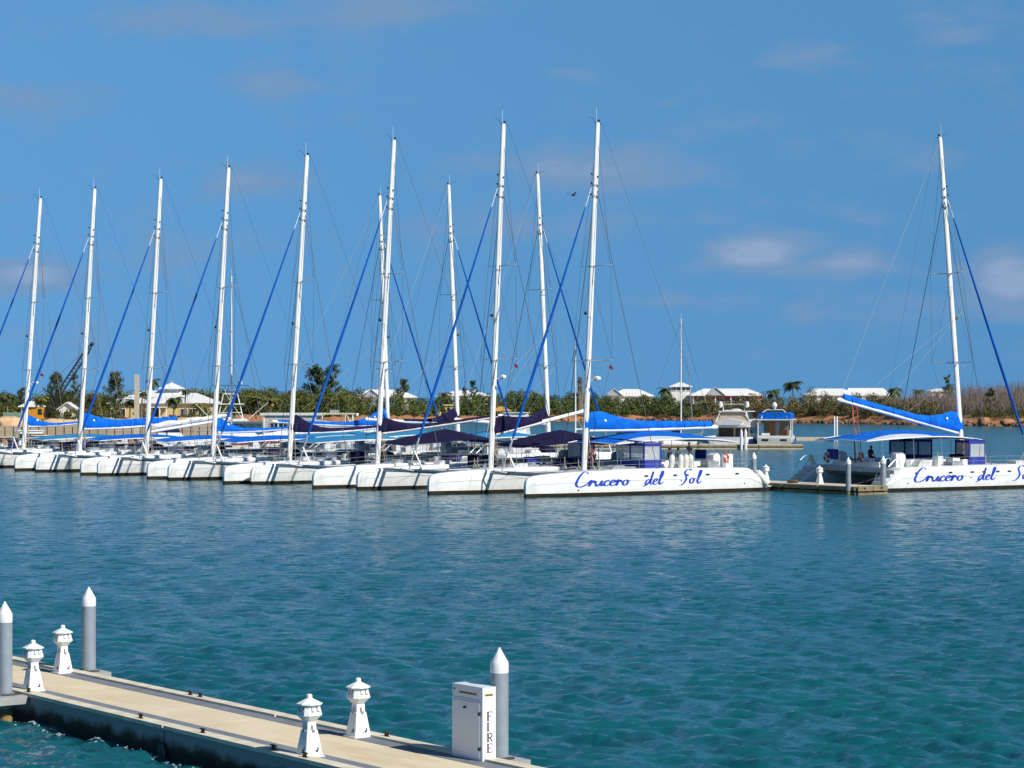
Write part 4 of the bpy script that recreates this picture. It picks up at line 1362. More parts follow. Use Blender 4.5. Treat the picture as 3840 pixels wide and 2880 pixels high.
def sheer(x):
    return float(np.interp(x, [-13.6, -13.0, -12.95, -12.2, -11.25, -10.9, -6, 0, 5, 7.6, 8.35, 8.7, 8.88, 8.96],
                           [0.40, 0.40, 0.52, 1.05, 1.72, 1.79, 1.86, 1.90, 1.76, 1.58, 1.50, 1.38, 1.20, 0.95]))


HX = [-13.6, -13.0, -12.95, -12.2, -11.25, -10.9, -9, -6, -3, 0, 2.5, 5, 6.5, 7.6, 8.1, 8.35, 8.55, 8.7, 8.8, 8.88, 8.93, 8.96]


def hull_ring(x):
    w, zd = hbeam(x), sheer(x)
    zk = 0.27 + (zd - 0.27) * 0.50
    e = 0.028 if w > 0.3 else 0.008
    c = min(0.10, (zd - 0.2) * 0.2)
    half = [(w * 0.91, 0.27), (w * 0.97, zk - 0.02), (w * 0.97 + e, zk), (w + e * 0.4, zd - c), (w * 0.95, zd - c * 0.25), (w * 0.82, zd), (w * 0.4, zd + 0.02)]
    return [(x, -y, z) for y, z in half] + [(x, y, z) for y, z in reversed(half)]


def side_y(x, z):
    """half width of the hull's outer face at height z"""
    r = hull_ring(x)[:5]
    ys, zs_ = [-p[1] for p in r], [p[2] for p in r]
    return float(np.interp(z, zs_, ys))


def anti_ring(x):
    w = hbeam(x)
    half = [(w * 0.912, 0.27), (w * 0.86, -0.12), (w * 0.5, -0.42)]
    return [(x, -y, z) for y, z in half] + [(x, y, z) for y, z in reversed(half)]


def shifted(mb, dy):
    mb.v = [(x, y + dy, z) for x, y, z in mb.v]
    return mb


SHARED = {}


def shared(key, fn, name, m, parent, smooth=True, **kw):
    """one mesh used by all alike parts"""
    if key not in SHARED:
        SHARED[key] = fn().mesh(name, m, smooth)
    o = bpy.data.objects.new(name, SHARED[key])
    COL.objects.link(o)
    o.parent = parent
    for k, v in kw.items():
        setattr(o, k, v)
    return o


def mb_hull(s):
    return shifted(MB().rings([hull_ring(x) for x in HX]), s * YC)


def mb_anti(s):
    return shifted(MB().rings([anti_ring(x) for x in HX]), s * YC)


def mb_steps(s):
    b = MB()
    for i in range(4):
        x = -11.45 - i * 0.40
        z = sheer(x - 0.2)
        b.box(x - 0.34, x + 0.02, s * YC - 0.55, s * YC + 0.55, z - 0.06, z + 0.16)
    return b


def mb_bridge():
    b = MB()
    poly = [(0.5, 1.36), (0.7, 1.55), (0.4, 1.70), (-10.9, 1.70), (-10.9, 1.36), (-10.3, 1.10), (-0.2, 1.08)]
    return b.prism(poly, -YC + 0.6, YC - 0.6)


def mb_net(s):
    def fn(u, v):
        x = 0.75 + 5.9 * u
        y = s * (0.12 + (YC - 0.55 - 0.12 - 0.25 * u) * v)
        return (x, y, 1.60 - 0.10 * math.sin(math.pi * u) * math.sin(math.pi * v))
    return MB().grid(fn, 8, 8)


def mb_beam():
    b = MB()
    b.tube([(6.8, -YC, 1.52), (6.8, -2, 1.56), (6.8, 2, 1.56), (6.8, YC, 1.52)], 0.15, 12)
    return b


def mb_seats():
    b = MB()
    for s in (-1, 1):
        b.box(-9.2, -3.2, s * 3.1 - 0.32, s * 3.1 + 0.32, 1.71, 2.10)
        b.box(-9.2, -3.2, s * 3.55 - 0.12, s * 3.55 + 0.12, 1.71, 2.28)
    b.box(-10.6, -10.0, -2.4, 2.4, 1.71, 2.12)
    return b


def mb_console():
    b = MB()
    b.prism([(-0.35, 0), (-0.35, 0.95), (-0.1, 1.18), (0.30, 1.02), (0.36, 0)], -0.42, 0.42)
    return b


def mb_wheel():
    b = MB()
    b.torus((0, 0, 0), 0.42, 0.022)
    for k in range(5):
        a = 2 * math.pi * k / 5
        b.tube([(0, 0, 0), (0, 0.42 * math.cos(a), 0.42 * math.sin(a))], 0.013, 5)
    b.tube([(-0.05, 0, 0), (0.3, 0, 0)], 0.04, 6)
    return b


def mb_rail(s):
    b = MB()
    xs = [-10.8, -9.2, -7.5, -5.8, -4.1, -2.4, -0.7, 1.0, 2.7, 4.4, 6.0, 7.4]
    top, mid = [], []
    for x in xs:
        y, z = s * (YC + hbeam(x) * 0.82), sheer(x)
        b.tube([(x, y, z - 0.02), (x, y, z + 0.68)], 0.016, 5)
        top.append((x, y, z + 0.66))
        mid.append((x, y, z + 0.34))
    b.tube(top, 0.010, 4)
    b.tube(mid, 0.008, 4)
    return b


def mb_sternrail(s):
    b = MB()
    y0 = s * YC
    for dy in (-0.5, 0.5):
        b.tube([(-11.2, y0 + dy, 1.74), (-11.25, y0 + dy, 2.5), (-11.6, y0 + dy * 1.05, 2.45), (-12.3, y0 + dy * 1.05, 1.9), (-12.9, y0 + dy * 1.05, 0.6)], 0.022, 6)
    b.tube([(-11.3, y0 - 0.5, 2.48), (-11.3, y0 + 0.5, 2.48)], 0.018, 5)
    return b


def mb_hatch():
    b = MB()
    rs = []
    for i in range(7):
        a = math.pi * i / 6
        rs.append([(0.55 * math.cos(a) * (1 if k < 2 else 0.8), y, 0.62 * math.sin(a) ** 0.7) for k, y in enumerate((-0.5, 0.5))])
    o = []
    prof = [(-0.62, 0), (-0.55, 0.32), (-0.32, 0.56), (0.0, 0.64), (0.34, 0.54), (0.58, 0.28), (0.66, 0)]
    b.rings([[(x, -0.62, z) for x, z in prof], [(x, -0.45, z * 1.06) for x, z in prof], [(x, 0.45, z * 1.06) for x, z in prof], [(x, 0.62, z) for x, z in prof]])
    return b


def mb_locker():
    b = MB()
    b.prism([(-0.75, 0), (-0.75, 0.56), (0.2, 0.60), (0.55, 0.36), (0.82, 0)], -0.45, 0.45)
    return b


def mb_winch():
    return MB().lathe([(0.16, 0), (0.15, 0.06), (0.09, 0.10), (0.08, 0.2), (0.12, 0.27), (0.11, 0.3)], 10)


def mb_cabintop():
    b = MB()
    prof = [(0.35, 1.70), (-0.2, 1.92), (-1.6, 2.0), (-2.0, 1.98), (-2.2, 1.70)]
    for s in (-1, 1):
        b.prism(prof, s * 1.0, s * 4.0) if s > 0 else b.prism(prof, -4.0, -1.0)
    return b


def awning_mb(x0, x1, w, z0, peak, kind):
    def fn(u, v):
        x = x0 + (x1 - x0) * u
        vv = 2 * v - 1
        cu = 1 - abs(2 * u - 1) ** (1.15 if kind == 'tent' else 1.9)
        ww = w * (0.55 + 0.45 * (1 - abs(2 * u - 1) ** 2.5)) if kind == 'tent' else w * (0.72 + 0.28 * (1 - abs(2 * u - 1) ** 2))
        side = 1 - abs(vv) ** (1.2 if kind == 'tent' else 1.7)
        return (x, ww * vv, z0 + peak * cu * (0.30 + 0.70 * side) - 0.12 * (1 - cu) * abs(vv))
    return MB().grid(fn, 22, 14), fn


def catamaran(label, px, d, top, rot, cover=None, awn=None, awn_kind='bow', goose=4.4, endz=4.7, yaw=0.0, covh=1.3, boomlen=12.3, letters=False,
              enclosure=False, radar=False, flag=False, seed=0, prof='fat', cov_end=0.965, gen=HEADS, awn_z=3.75, awn_pk=0.75, hatch=NAVY, full=True, stern_seen=False, group='sailing catamarans moored along the pier'):
    rnd = random.Random(seed)
    i_seed = seed
    loc = (PX(px, d), d, 0)
    bow = Vector((math.cos(rot), math.sin(rot), 0))
    t = thing('sailing_catamaran', label, 'catamaran', loc, rot, group)
    ztop = PZ(top[1], d)
    rake = (PX(top[0], d) - loc[0]) / -bow.x          # metres aft at the masthead
    near = 1 if (Vector((-math.sin(rot), math.cos(rot))).y < 0) else -1      # side that faces the camera

    def mast_x(z):
        return -rake * (z - 1.7) / (ztop - 1.7)
    for s in (-1, 1):
        hl = shared(('hull', s), lambda: mb_hull(s), 'hull', HULLW, t)
        shared(('anti', s), lambda: mb_anti(s), 'antifouling', ANTIF, hl)
        shared(('rail', s), lambda: mb_rail(s), 'guard_rail', STEEL, t)
        shared(('steps', s), lambda: mb_steps(s), 'stern_steps', WHITE2, hl)
        shared(('srail', s), lambda: mb_sternrail(s), 'stern_rail', STEEL, t)
        shared(('net', s), lambda: mb_net(s), 'trampoline', NET, t)
        c = shared(('console', enclosure), mb_console, 'helm_console', WHITE if enclosure else WHITE2, t, location=(-9.6, s * 3.5, 1.7))
        shared('wheel', mb_wheel, 'steering_wheel', STEEL, c, location=(-0.55, 0, 0.85))
        shared('winch', mb_winch, 'winch', STEEL, t, location=(-4.0, s * 4.5, 1.88))
        if not enclosure:
            shared(('hatch', hatch.name), mb_hatch, 'companionway_cover', hatch, t, location=(-3.0 - rnd.random(), s * YC, 1.86))
        for k in range(3):
            shared(('locker', (k + i_seed) % 2), mb_locker, 'deck_locker', WHITE2 if (k + i_seed) % 2 else GREYDECK, t, location=((1.0, -5.6, -8.4)[k] + rnd.uniform(-.3, .3), s * (YC - 0.05), sheer(0) - 0.06), rotation_euler=(0, 0, 0 if k == 0 else math.pi * rnd.choice((0, 1))), scale=(0.8, 1, (0.55, 0.6, 0.9)[k]))
    shared('bridge', mb_bridge, 'bridge_deck', WHITE2, t, smooth=False)
    shared('ctop', mb_cabintop, 'coachroof', GREYDECK, t, smooth=False)
    shared(('seats', enclosure), mb_seats, 'cockpit_seats', WHITE if enclosure else WHITE2, t, smooth=False)
    cbm = shared('beam', mb_beam, 'crossbeam', ALUG, t)
    # little A-frame that carries the forestay on the beam
    MB().tube([(6.8, -1.0, 1.6), (6.95, 0, 3.1), (6.8, 1.0, 1.6)], 0.06, 8).build('striker_strut', ALU, cbm)
    MB().tube([(1.9, 0, 1.6), (6.7, 0, 1.52), (8.2, 0, 1.75)], 0.09, 8).build('bowsprit', ALUG, cbm)
    b = MB()
    b.tube([(8.6, YC, 1.3), (8.3, 0.1, 1.6)], 0.012, 5)
    b.tube([(8.6, -YC, 1.3), (8.3, -0.1, 1.6)], 0.012, 5)
    b.tube([(8.7, near * YC, 0.6), (7.4, near * 1.5, -0.3)], 0.015, 5)
    b.tube([(6.8, 0, 1.45), (6.0, -YC + 0.9, 0.5)], 0.012, 5)
    b.build('bridle_lines', ROPE, t, kind='stuff')
    # mast
    n = 14
    rs = []
    for z, k in ((1.62, 1.0), (4, 1.0), (ztop * 0.6, 0.98), (ztop - 4, 0.92), (ztop - 0.25, 0.80), (ztop, 0.72)):
        rs.append([(mast_x(z) + 0.235 * k * math.cos(2 * math.pi * j / n), 0.17 * k * math.sin(2 * math.pi * j / n), z) for j in range(n)])
    m = MB().rings(rs).build('mast', ALU, t)
    b = MB()
    for z in (9.9, 16.9, ztop * 0.8, ztop * 0.83):
        b.rings([[(mast_x(z) + 0.25 * math.cos(2 * math.pi * j / n), 0.185 * math.sin(2 * math.pi * j / n), z + dz) for j in range(n)] for dz in (-0.07, 0.07)])
    b.build('mast_band', KNUCK, m, kind='stuff')
    b = MB()
    b.tube([(mast_x(ztop) - 0.32, 0, ztop - 0.05), (mast_x(ztop) + 0.26, 0, ztop - 0.02)], 0.04, 6)
    b.ball((mast_x(ztop) - 0.1, 0, ztop + 0.15), 0.10, 8, 5)
    b.tube([(mast_x(ztop) + 0.2, 0, ztop), (mast_x(ztop) + 0.55, 0.1, ztop + 0.28), (mast_x(ztop) + 0.9, 0.15, ztop + 0.36)], 0.014, 5)
    b.build('masthead_gear', BLACK, m)
    MB().tube([(mast_x(ztop) + 0.1, 0, ztop), (mast_x(ztop) + 0.1, 0, ztop + 1.1)], 0.014, 5).build('whip_antenna', ALU, m)
    b = MB()
    for z in (ztop * 0.86, ztop * 0.835, ztop * 0.805):
        b.ball((mast_x(z) + 0.36, 0, z), 0.09, 6, 4)
        b.ball((mast_x(z) - 0.05, near * 0.2, z - 0.2), 0.07, 6, 4)
    b.ball((mast_x(13.4) + 0.42, 0, 13.4), 0.14, 6, 4)
    b.build('mast_fitting', BLACK, m, kind='stuff')
    spread = []
    for z, w in ((9.8 * ztop / 27.7, 2.45), (16.9 * ztop / 27.7, 1.85)):
        for s in (-1, 1):
            e = (mast_x(z) - 0.35, s * w, z + 0.06)
            MB().tube([(mast_x(z), 0, z), e], [0.055, 0.04], 6).build('spreader', ALU, t)
            spread.append((s, e))
    zh = ztop * 0.815
    hx = mast_x(zh)
    b = MB()
    ww = 0.020
    for s in (-1, 1):
        foot = (-2.3, s * (YC + 0.86), 1.85)
        b.tube([(hx - 0.1, s * 0.15, zh), foot], 0.026, 5)
        lo, up = [e for q, e in spread if q == s]
        b.tube([(mast_x(ztop - 1), 0, ztop - 1), up, lo, (mast_x(2.2), s * 0.2, 2.4)], 0.013, 4)
        b.tube([(mast_x(16), 0, 16.4), lo], 0.011, 4)
        b.tube([(hx, 0, zh - .5), up], 0.010, 4)
    b.tube([(mast_x(ztop) - 0.4, 0, ztop - 0.1), (-11.0, near * 2.6, 2.2)], 0.011, 4)
    b.build('shrouds', WIRE, t, kind='stuff')
    # rolled headsail on the forestay
    p0, p1 = Vector((hx + 0.35, 0, zh + 0.2)), Vector((6.95, 0, 2.95))
    fs = lambda k: tuple(p0.lerp(p1, k) + Vector((0, 0, -0.5 * k * (1 - k))))
    MB().tube([fs(0), fs(0.08)], 0.03, 6).build('headsail_swivel', ALU, t)
    MB().tube([fs(k) for k in (0.07, 0.1, 0.25, 0.45, 0.65, 0.85, 0.93, 0.95)], [0.03, 0.055, 0.075, 0.095, 0.115, 0.115, 0.09, 0.04], 10).build('rolled_headsail', gen, t)
    MB().tube([fs(0.94), fs(0.975), fs(1)], [0.05, 0.12, 0.05], 8).build('furling_drum', ALUG, t)
    # boom and sail cover
    yb = R(yaw)
    bx = Vector((-math.cos(yb), -near * math.sin(yb) * 1.0, 0))
    g0 = Vector((mast_x(goose) - 0.32, 0, goose))
    bp = lambda k, dz=0.0: g0 + bx * (boomlen * k) + Vector((0, 0, (endz - goose) * (k if abs(endz - goose) > 0.6 else k * k) + dz))
    bm = MB().tube([bp(0), bp(0.5), bp(0.96), bp(1.0), bp(1.02)], [0.13, 0.17, 0.14, 0.20, 0.08], 10).build('boom', ALU, t)
    side = Vector((-bx.y, bx.x, 0))
    if cover is not None:
        rs = []
        n = 12
        PK, PV = {'fat': ([-.02, 0, .06, .13, .22, .33, .5, .8, .965], [.75, .98, 1.0, .92, .72, .53, .46, .40, .34]),
                  'tri': ([-.02, 0, .05, .10, .16, .24, .34, .6, .965], [.80, 1.0, .90, .70, .50, .33, .22, .19, .16]),
                  'peak': ([-.02, 0, .05, .10, .17, .25, .35, .6, .965], [.85, 1.0, .95, .78, .58, .42, .34, .32, .34]),
                  'long': ([-.02, 0, .05, .12, .25, .4, .6, .8, .965], [.80, 1.0, .95, .80, .62, .52, .50, .56, .45])}[prof]
        for i, k in enumerate(np.linspace(-0.02, cov_end, 26)):
            hgt = covh * float(np.interp(k, PK, PV))
            wid = float(np.interp(k, [0, .08, .3, .965], [.24, .30, .27, .20])) * (1 + 0.08 * rnd.uniform(-1, 1))
            hgt *= 1 + 0.035 * rnd.uniform(-1, 1)
            c = bp(max(k, 0)) + (Vector((0.45, 0, 0)) if k < 0 else Vector())
            ring = []
            for j in range(n):
                a = 2 * math.pi * j / n
                zf = 0.5 - 0.5 * math.cos(a)
                wf = math.sin(a) * (1.0 - 0.55 * zf)
                ring.append(c + side * (wid * wf) + Vector((0, 0, 0.03 + hgt * zf - 0.05)))
            rs.append(ring)
        cv = MB().rings(rs).build('sail_cover', cover, t)
        if cover is BLUE:
            e = bp(0.11, covh * 0.5)
            MB().ball(tuple(e + Vector((0, near * 0.27, 0))), (0.11, 0.03, 0.11), 8, 5).build('cover_emblem', WHITE, cv)
        b = MB()
        for k in [q for q in (0.2, 0.38, 0.56, 0.74, 0.9) if q < cov_end]:
            c = bp(k)
            hgt = covh * float(np.interp(k, PK, PV)) + 0.03
            ring = []
            for j in range(12):
                a = 2 * math.pi * j / 12
                zf = 0.5 - 0.5 * math.cos(a)
                ring.append(c + side * (0.29 * math.sin(a) * (1 - 0.5 * zf)) + Vector((0, 0, hgt * zf - 0.04)))
            b.rings([[p + bx * -0.012 for p in ring], [p + bx * 0.012 for p in ring]])
        b.build('cover_strap', mat('strap_' + cover.name, {'blue_canvas': (0.003, 0.07, 0.33), 'navy_canvas': (0.03, 0.03, 0.06)}[cover.name]), cv, kind='stuff')
    else:
        rs = []
        n = 10
        for k in np.linspace(0.0, 0.97, 22):
            hgt = (0.62 - 0.2 * k) * (1 + 0.15 * rnd.uniform(-1, 1))
            c = bp(k, 0.14)
            rs.append([c + side * (0.24 * math.sin(2 * math.pi * j / n) * (1 + .2 * rnd.uniform(-1, 1))) + Vector((0, 0, hgt * (0.5 - 0.5 * math.cos(2 * math.pi * j / n)))) for j in range(n)])
        MB().rings(rs).build('flaked_sail', mat('sailcloth', (0.62, 0.60, 0.54), 0.8, var=0.12, scale=2.5), t)
    b = MB()
    b.tube([bp(1.0, 0.1), (mast_x(ztop), 0, ztop - 0.3)], 0.009, 4)
    for k in (0.25, 0.45, 0.65, 0.85):
        b.tube([bp(k, 0.3), (mast_x(9.8) - 0.1, near * 1.6 * (1 if k < .5 else .6), 9.9 + (4 if k > .6 else 0))], 0.008, 4)
    b.tube([bp(0.9, -0.1), (-10.2, 0.3, 2.2)], 0.02, 5)
    b.build('lazy_lines', ROPE if full else WIRE, t, kind='stuff')
    # awning over the cockpit
    if awn is not None:
        a, fn = awning_mb(-0.8, -12.4, 4.3, awn_z, awn_pk, awn_kind)
        ao = a.build('awning', awn, t)
        if awn_kind != 'tent':
            b = MB()
            for v in (0, 1):
                b.tube([Vector(fn(k / 14, v)) + Vector((0, 0, 0.015)) for k in range(15)], 0.05, 6)
            for uu in (0.0, 1.0):
                b.tube([Vector(fn(uu, k / 10)) for k in range(11)], 0.045, 6)
            b.build('awning_edge', WHITE, ao)
            if enclosure:
                u0, u1 = (0.0, 0.46) if near > 0 else (0.52, 0.98)
                def lining(u, v):
                    uu = u0 + (u1 - u0) * u
                    d = 0.20 * math.sin(math.pi * (0.12 + 0.76 * u)) * v
                    return Vector(fn(uu, 1 - d if near > 0 else d)) + Vector((0, near * .03, 0.03))
                MB().grid(lining, 12, 4).build('awning_lining', WHITE, ao)
        b = MB()
        for u_, v_ in ((0.0, 0.02), (0.0, 0.98), (0.22, 0), (0.22, 1), (0.45, 0), (0.45, 1), (0.68, 0), (0.68, 1), (0.9, 0), (0.9, 1)):
            p = Vector(fn(u_, v_))
            b.tube([p, (p.x, p.y * 1.03, 1.75)], 0.022, 5)
        b.build('awning_poles', STEEL, t, kind='stuff')
    if enclosure:
        # canvas windscreen across the front of the cockpit, open in the middle
        for s in (-1, 1):
            y0, y1 = s * 1.35, s * 4.75
            mid = (y0 + y1) / 2
            b = MB()
            X = -2.0
            zb, zt = 1.86, 3.72
            for ya, yb_ in ((y0, y0 + s * .14), (mid - s * .07, mid + s * .07), (y1 - s * .14, y1)):
                b.box(X - 0.03, X + 0.03, min(ya, yb_), max(ya, yb_), zb, zt)
            b.box(X - 0.035, X + 0.035, min(y0, y1), max(y0, y1), zt - 0.2, zt + 0.02)
            b.box(X - 0.035, X + 0.035, min(y0, y1), max(y0, y1), zb, zb + 0.62)
            # return along the side and the roof strip
            b.box(X - 1.5, X - 0.03, min(y1, y1 - s * .07), max(y1, y1 - s * .07), zb, zb + 0.62)
            b.box(X - 1.5, X - 0.03, min(y1, y1 - s * .07), max(y1, y1 - s * .07), zt - 0.22, zt)
            b.box(X - 1.6, X - 1.45, min(y1, y1 - s * .08), max(y1, y1 - s * .08), zb, zt)
            fr = b.build('canvas_windscreen', BLUED, t, smooth=False)
            for ya, yb_ in ((y0 + s * .14, mid - s * .07), (mid + s * .07, y1 - s * .14)):
                MB().box(X - 0.01, X + 0.01, min(ya, yb_), max(ya, yb_), zb + 0.62, zt - 0.2).build('clear_window', CLEAR, fr, smooth=False)
            MB().box(X - 1.45, X - 0.035, min(y1 - s * .02, y1 - s * .05), max(y1 - s * .02, y1 - s * .05), zb + 0.62, zt - 0.22).build('clear_window', CLEAR, fr, smooth=False)
        # canvas top joining the two windscreens
        def rf(u, v):
            return (-2.0 - 1.5 * u, -4.75 + 9.5 * v, 3.74 + 0.30 * math.sin(math.pi * v) ** 0.8 * (1 - 0.3 * u))
        MB().grid(rf, 4, 16).build('canvas_top', BLUED, t)
        sy = 0.0 if near > 0 else 2.4
        MB().box(-11.35, -11.2, sy - 0.6, sy + 0.6, 2.25, 3.05).build('seat_back', BLUED, t, smooth=False)
        b = MB()
        for y in (sy - 0.55, sy + 0.55):
            b.tube([(-11.27, y, 1.7), (-11.27, y, 2.4)], 0.03, 5)
        b.build('seat_frame', STEEL, t)
        for i, (x, y, w, hgt) in enumerate(((-4.6, 4.1, 0.7, 0.55), (-6.0, 3.9, 0.5, 0.72), (-10.4, 4.2, 0.62, 0.95), (-3.4, 4.3, 1.4, 0.45), (-8.9, 4.25, 0.8, 0.5))):
            MB().box(x - w / 2, x + w / 2, near * y - 0.3, near * y + 0.3, 1.80, 1.85 + hgt).build('white_box', WHITE, t, smooth=False)
        b = MB()
        for y in (-1.1, 1.1):
            b.tube([(-2.2, y, 1.7), (-2.2, y, 3.7)], 0.03, 5)
        b.build('door_post', STEEL, t)
    if letters:
        for x in (-1.2, -2.6, -3.9, -5.0, -7.0, -9.9) if near > 0 else (-9.9, -6.6, -4.4, -3.2, -1.8, -0.6):
            y = near * (YC + side_y(x, 1.36))
            b = MB()
            b.box(x - 0.18, x + 0.18, min(y - near * .06, y + near * .008), max(y - near * .06, y + near * .008), 1.30, 1.43)
            b.build('porthole', GLASS, t)
        for x, z in ((-10.7, 0.62), (-4.5, 0.95), (4.8, 0.45)):
            y = near * (YC + side_y(x, z))
            MB().ball((x, y, z), (0.07, 0.02, 0.07), 8, 4).build('hull_drain', BLACK, t)
        lettering(t, near)
    if radar:
        z = 8.4 * ztop / 27.7
        o = MB().lathe([(0.30, 0), (0.34, 0.06), (0.34, 0.16), (0.26, 0.25), (0.1, 0.28)], 14, (mast_x(z) - 0.85, 0, z)).build('radar_dome', WHITE, m)
        MB().tube([(mast_x(z) - 0.2, 0, z - 0.05), (mast_x(z) - 0.85, 0, z)], 0.05, 6).build('radar_bracket', ALUG, m)
    if flag:
        lo = [e for q, e in spread if q == near][0]
        def ff(u, v):
            return (lo[0] - 0.05 - 0.40 * u, lo[1] - 0.4 * near + 0.06 * math.sin(5 * u), lo[2] - 0.35 - 0.28 * v - 0.15 * u)
        MB().grid(ff, 5, 3).build('pennant', mat('pennant_red', (0.13, 0.012, 0.03), 0.9), m)
    for k in range(4):
        x, y = (-2.6, -5.2, -7.2, 0.1)[k] + rnd.uniform(-.5, .5), near * (2.0, 3.9, 2.4, -2.2)[k]
        if rnd.random() < .75:
            MB().box(x - rnd.uniform(.3, .7), x + rnd.uniform(.3, .7), y - .35, y + .35, 1.72, 2.15 + rnd.random() * .5).build('stowed_cushions', (NAVY, GREYDECK, WHITE2, BLUED)[rnd.randrange(4)], t, smooth=False)
    # clutter on the foredeck and by the mast
    b = MB()
    for i in range(7):
        x, y = rnd.uniform(-0.9, 1.2), rnd.uniform(-3.6, 3.6)
        b.torus((x, y, 1.80), rnd.uniform(.12, .2), 0.04, n=8, m=5)
        b.tube([(x, y, 1.72), (x + .1, y + .1, 2.2 + rnd.random() * .5)], 0.03, 5)
    b.build('coiled_ropes', ROPE, t, kind='stuff')
    b = MB()
    for i in range(5):
        z0, a = rnd.uniform(1.9, 2.6), rnd.uniform(-.3, .3)
        b.tube([(mast_x(3) - 0.33, a, 4.2), (mast_x(3) - 0.45, a * 1.2, 3.0), (mast_x(2) - 0.6 + a, a * 2, 1.75)], 0.022, 4)
    b.build('halyard_tails', ROPE, m, kind='stuff')
    return t, near


# brush script, one stroke list per letter: points in units of the small letters' height, origin on the baseline
SCRIPT = {
    'C': ([[(1.35, 2.05), (1.15, 2.35), (0.85, 2.3), (0.45, 1.75), (0.15, 0.95), (0.05, 0.35), (0.2, -0.05), (0.55, -0.1), (0.95, 0.12), (1.3, 0.45), (1.6, 0.85)]], 1.35),
    'r': ([[(0.0, 0.55), (0.22, 0.95), (0.25, 0.85), (0.15, 0.3), (0.1, 0.02), (0.28, 0.5), (0.52, 0.90), (0.66, 0.62), (0.80, 0.50)]], 0.80),
    'u': ([[(0.0, 0.85), (0.0, 0.35), (0.1, 0.02), (0.35, 0.15), (0.6, 0.6), (0.68, 0.85), (0.6, 0.4), (0.65, 0.05), (0.85, 0.1), (1.0, 0.35)]], 0.84),
    'c': ([[(0.62, 0.75), (0.5, 0.92), (0.25, 0.75), (0.08, 0.35), (0.15, 0.03), (0.4, 0.02), (0.75, 0.3)]], 0.66),
    'e': ([[(0.08, 0.38), (0.4, 0.5), (0.6, 0.75), (0.5, 0.95), (0.28, 0.85), (0.1, 0.45), (0.15, 0.08), (0.4, 0.02), (0.75, 0.3)]], 0.70),
    'o': ([[(0.5, 0.92), (0.2, 0.8), (0.04, 0.35), (0.2, 0.02), (0.5, 0.18), (0.62, 0.6), (0.5, 0.92), (0.62, 0.72), (0.95, 0.8)]], 0.95),
    'd': ([[(0.62, 0.8), (0.35, 0.85), (0.08, 0.45), (0.02, 0.08), (0.2, 0.0), (0.5, 0.4), (0.75, 1.0), (1.05, 2.1), (0.8, 1.1), (0.68, 0.3), (0.78, 0.03), (1.0, 0.25)],
           [(-0.35, -0.28), (0.05, -0.1), (0.3, 0.15)]], 1.0),
    'l': ([[(0.0, 0.3), (0.35, 0.9), (0.68, 1.75), (0.66, 2.15), (0.5, 1.95), (0.3, 1.1), (0.2, 0.3), (0.3, 0.0), (0.55, 0.15), (0.75, 0.4)]], 0.6),
    'S': ([[(1.35, 2.15), (1.1, 2.35), (0.75, 2.2), (0.55, 1.75), (0.7, 1.25), (0.75, 0.7), (0.5, 0.15), (0.1, -0.2), (-0.3, -0.25)],
           [(1.35, 2.15), (1.42, 2.3), (1.38, 2.45)]], 1.25),
}


def catmull(p, n=7):
    p = [np.array(q, float) for q in p]
    p = [2 * p[0] - p[1]] + p + [2 * p[-1] - p[-2]]
    out = []
    for i in range(1, len(p) - 2):
        for k in range(n):
            t = k / n
            out.append(0.5 * ((2 * p[i]) + (-p[i - 1] + p[i + 1]) * t + (2 * p[i - 1] - 5 * p[i] + 4 * p[i + 1] - p[i + 2]) * t * t + (-p[i - 1] + 3 * p[i] - 3 * p[i + 1] + p[i + 2]) * t ** 3))
    out.append(p[-2])
    return out


def lettering(t, near):
    """'Crucero del Sol' painted as brush strokes on the outer face of the near hull"""
    sgn = -1 if near > 0 else 1            # text runs bow to stern on one side, stern to bow on the other
    words = [('Crucero', 5.05, 0.62, 1.0, 1.0), ('del', -1.15, 0.64, 0.90, 0.92), ('Sol', -4.45, 0.64, 0.95, 0.86)]
    if sgn > 0:
        words = [('Crucero', -10.1, 0.62, 1.0, 1.03), ('del', -3.75, 0.64, 0.9, 0.96), ('Sol', -0.05, 0.64, 0.95, 0.9)]
    for w, xs, h_, wsc, track in words:
        b = MB()
        cx = 0.0
        for ch in w:
            strokes, adv = SCRIPT[ch]
            for st in strokes:
                pts = catmull(st)
                n = len(pts)
                for side_ in (0,):
                    quadL, quadR = [], []
                    for i, q in enumerate(pts):
                        d = pts[min(i + 1, n - 1)] - pts[max(i - 1, 0)]
                        d = d / (np.linalg.norm(d) + 1e-9)
                        nr = np.array([-d[1], d[0]])
                        wd_ = 0.065 + 0.075 * abs(d[1]) ** 1.5
                        wd_ *= min(1, 0.45 + 3 * min(i, n - 1 - i) / n)
                        quadL.append(q + nr * wd_)
                        quadR.append(q - nr * wd_)
                    o = len(b.v)
                    for L in (quadL, quadR):
                        for q in L:
                            X = xs + sgn * (cx + q[0] * wsc) * h_ * 1.28 * track
                            Z = 0.74 + q[1] * h_ * 0.70
                            b.v.append((X, near * (YC + side_y(X, Z) + 0.012), Z))
                    for i in range(n - 1):
                        b.f.append((o + i, o + i + 1, o + n + i + 1, o + n + i))
            cx += adv * wsc
        b.build('lettering', LETTER, t, smooth=False)


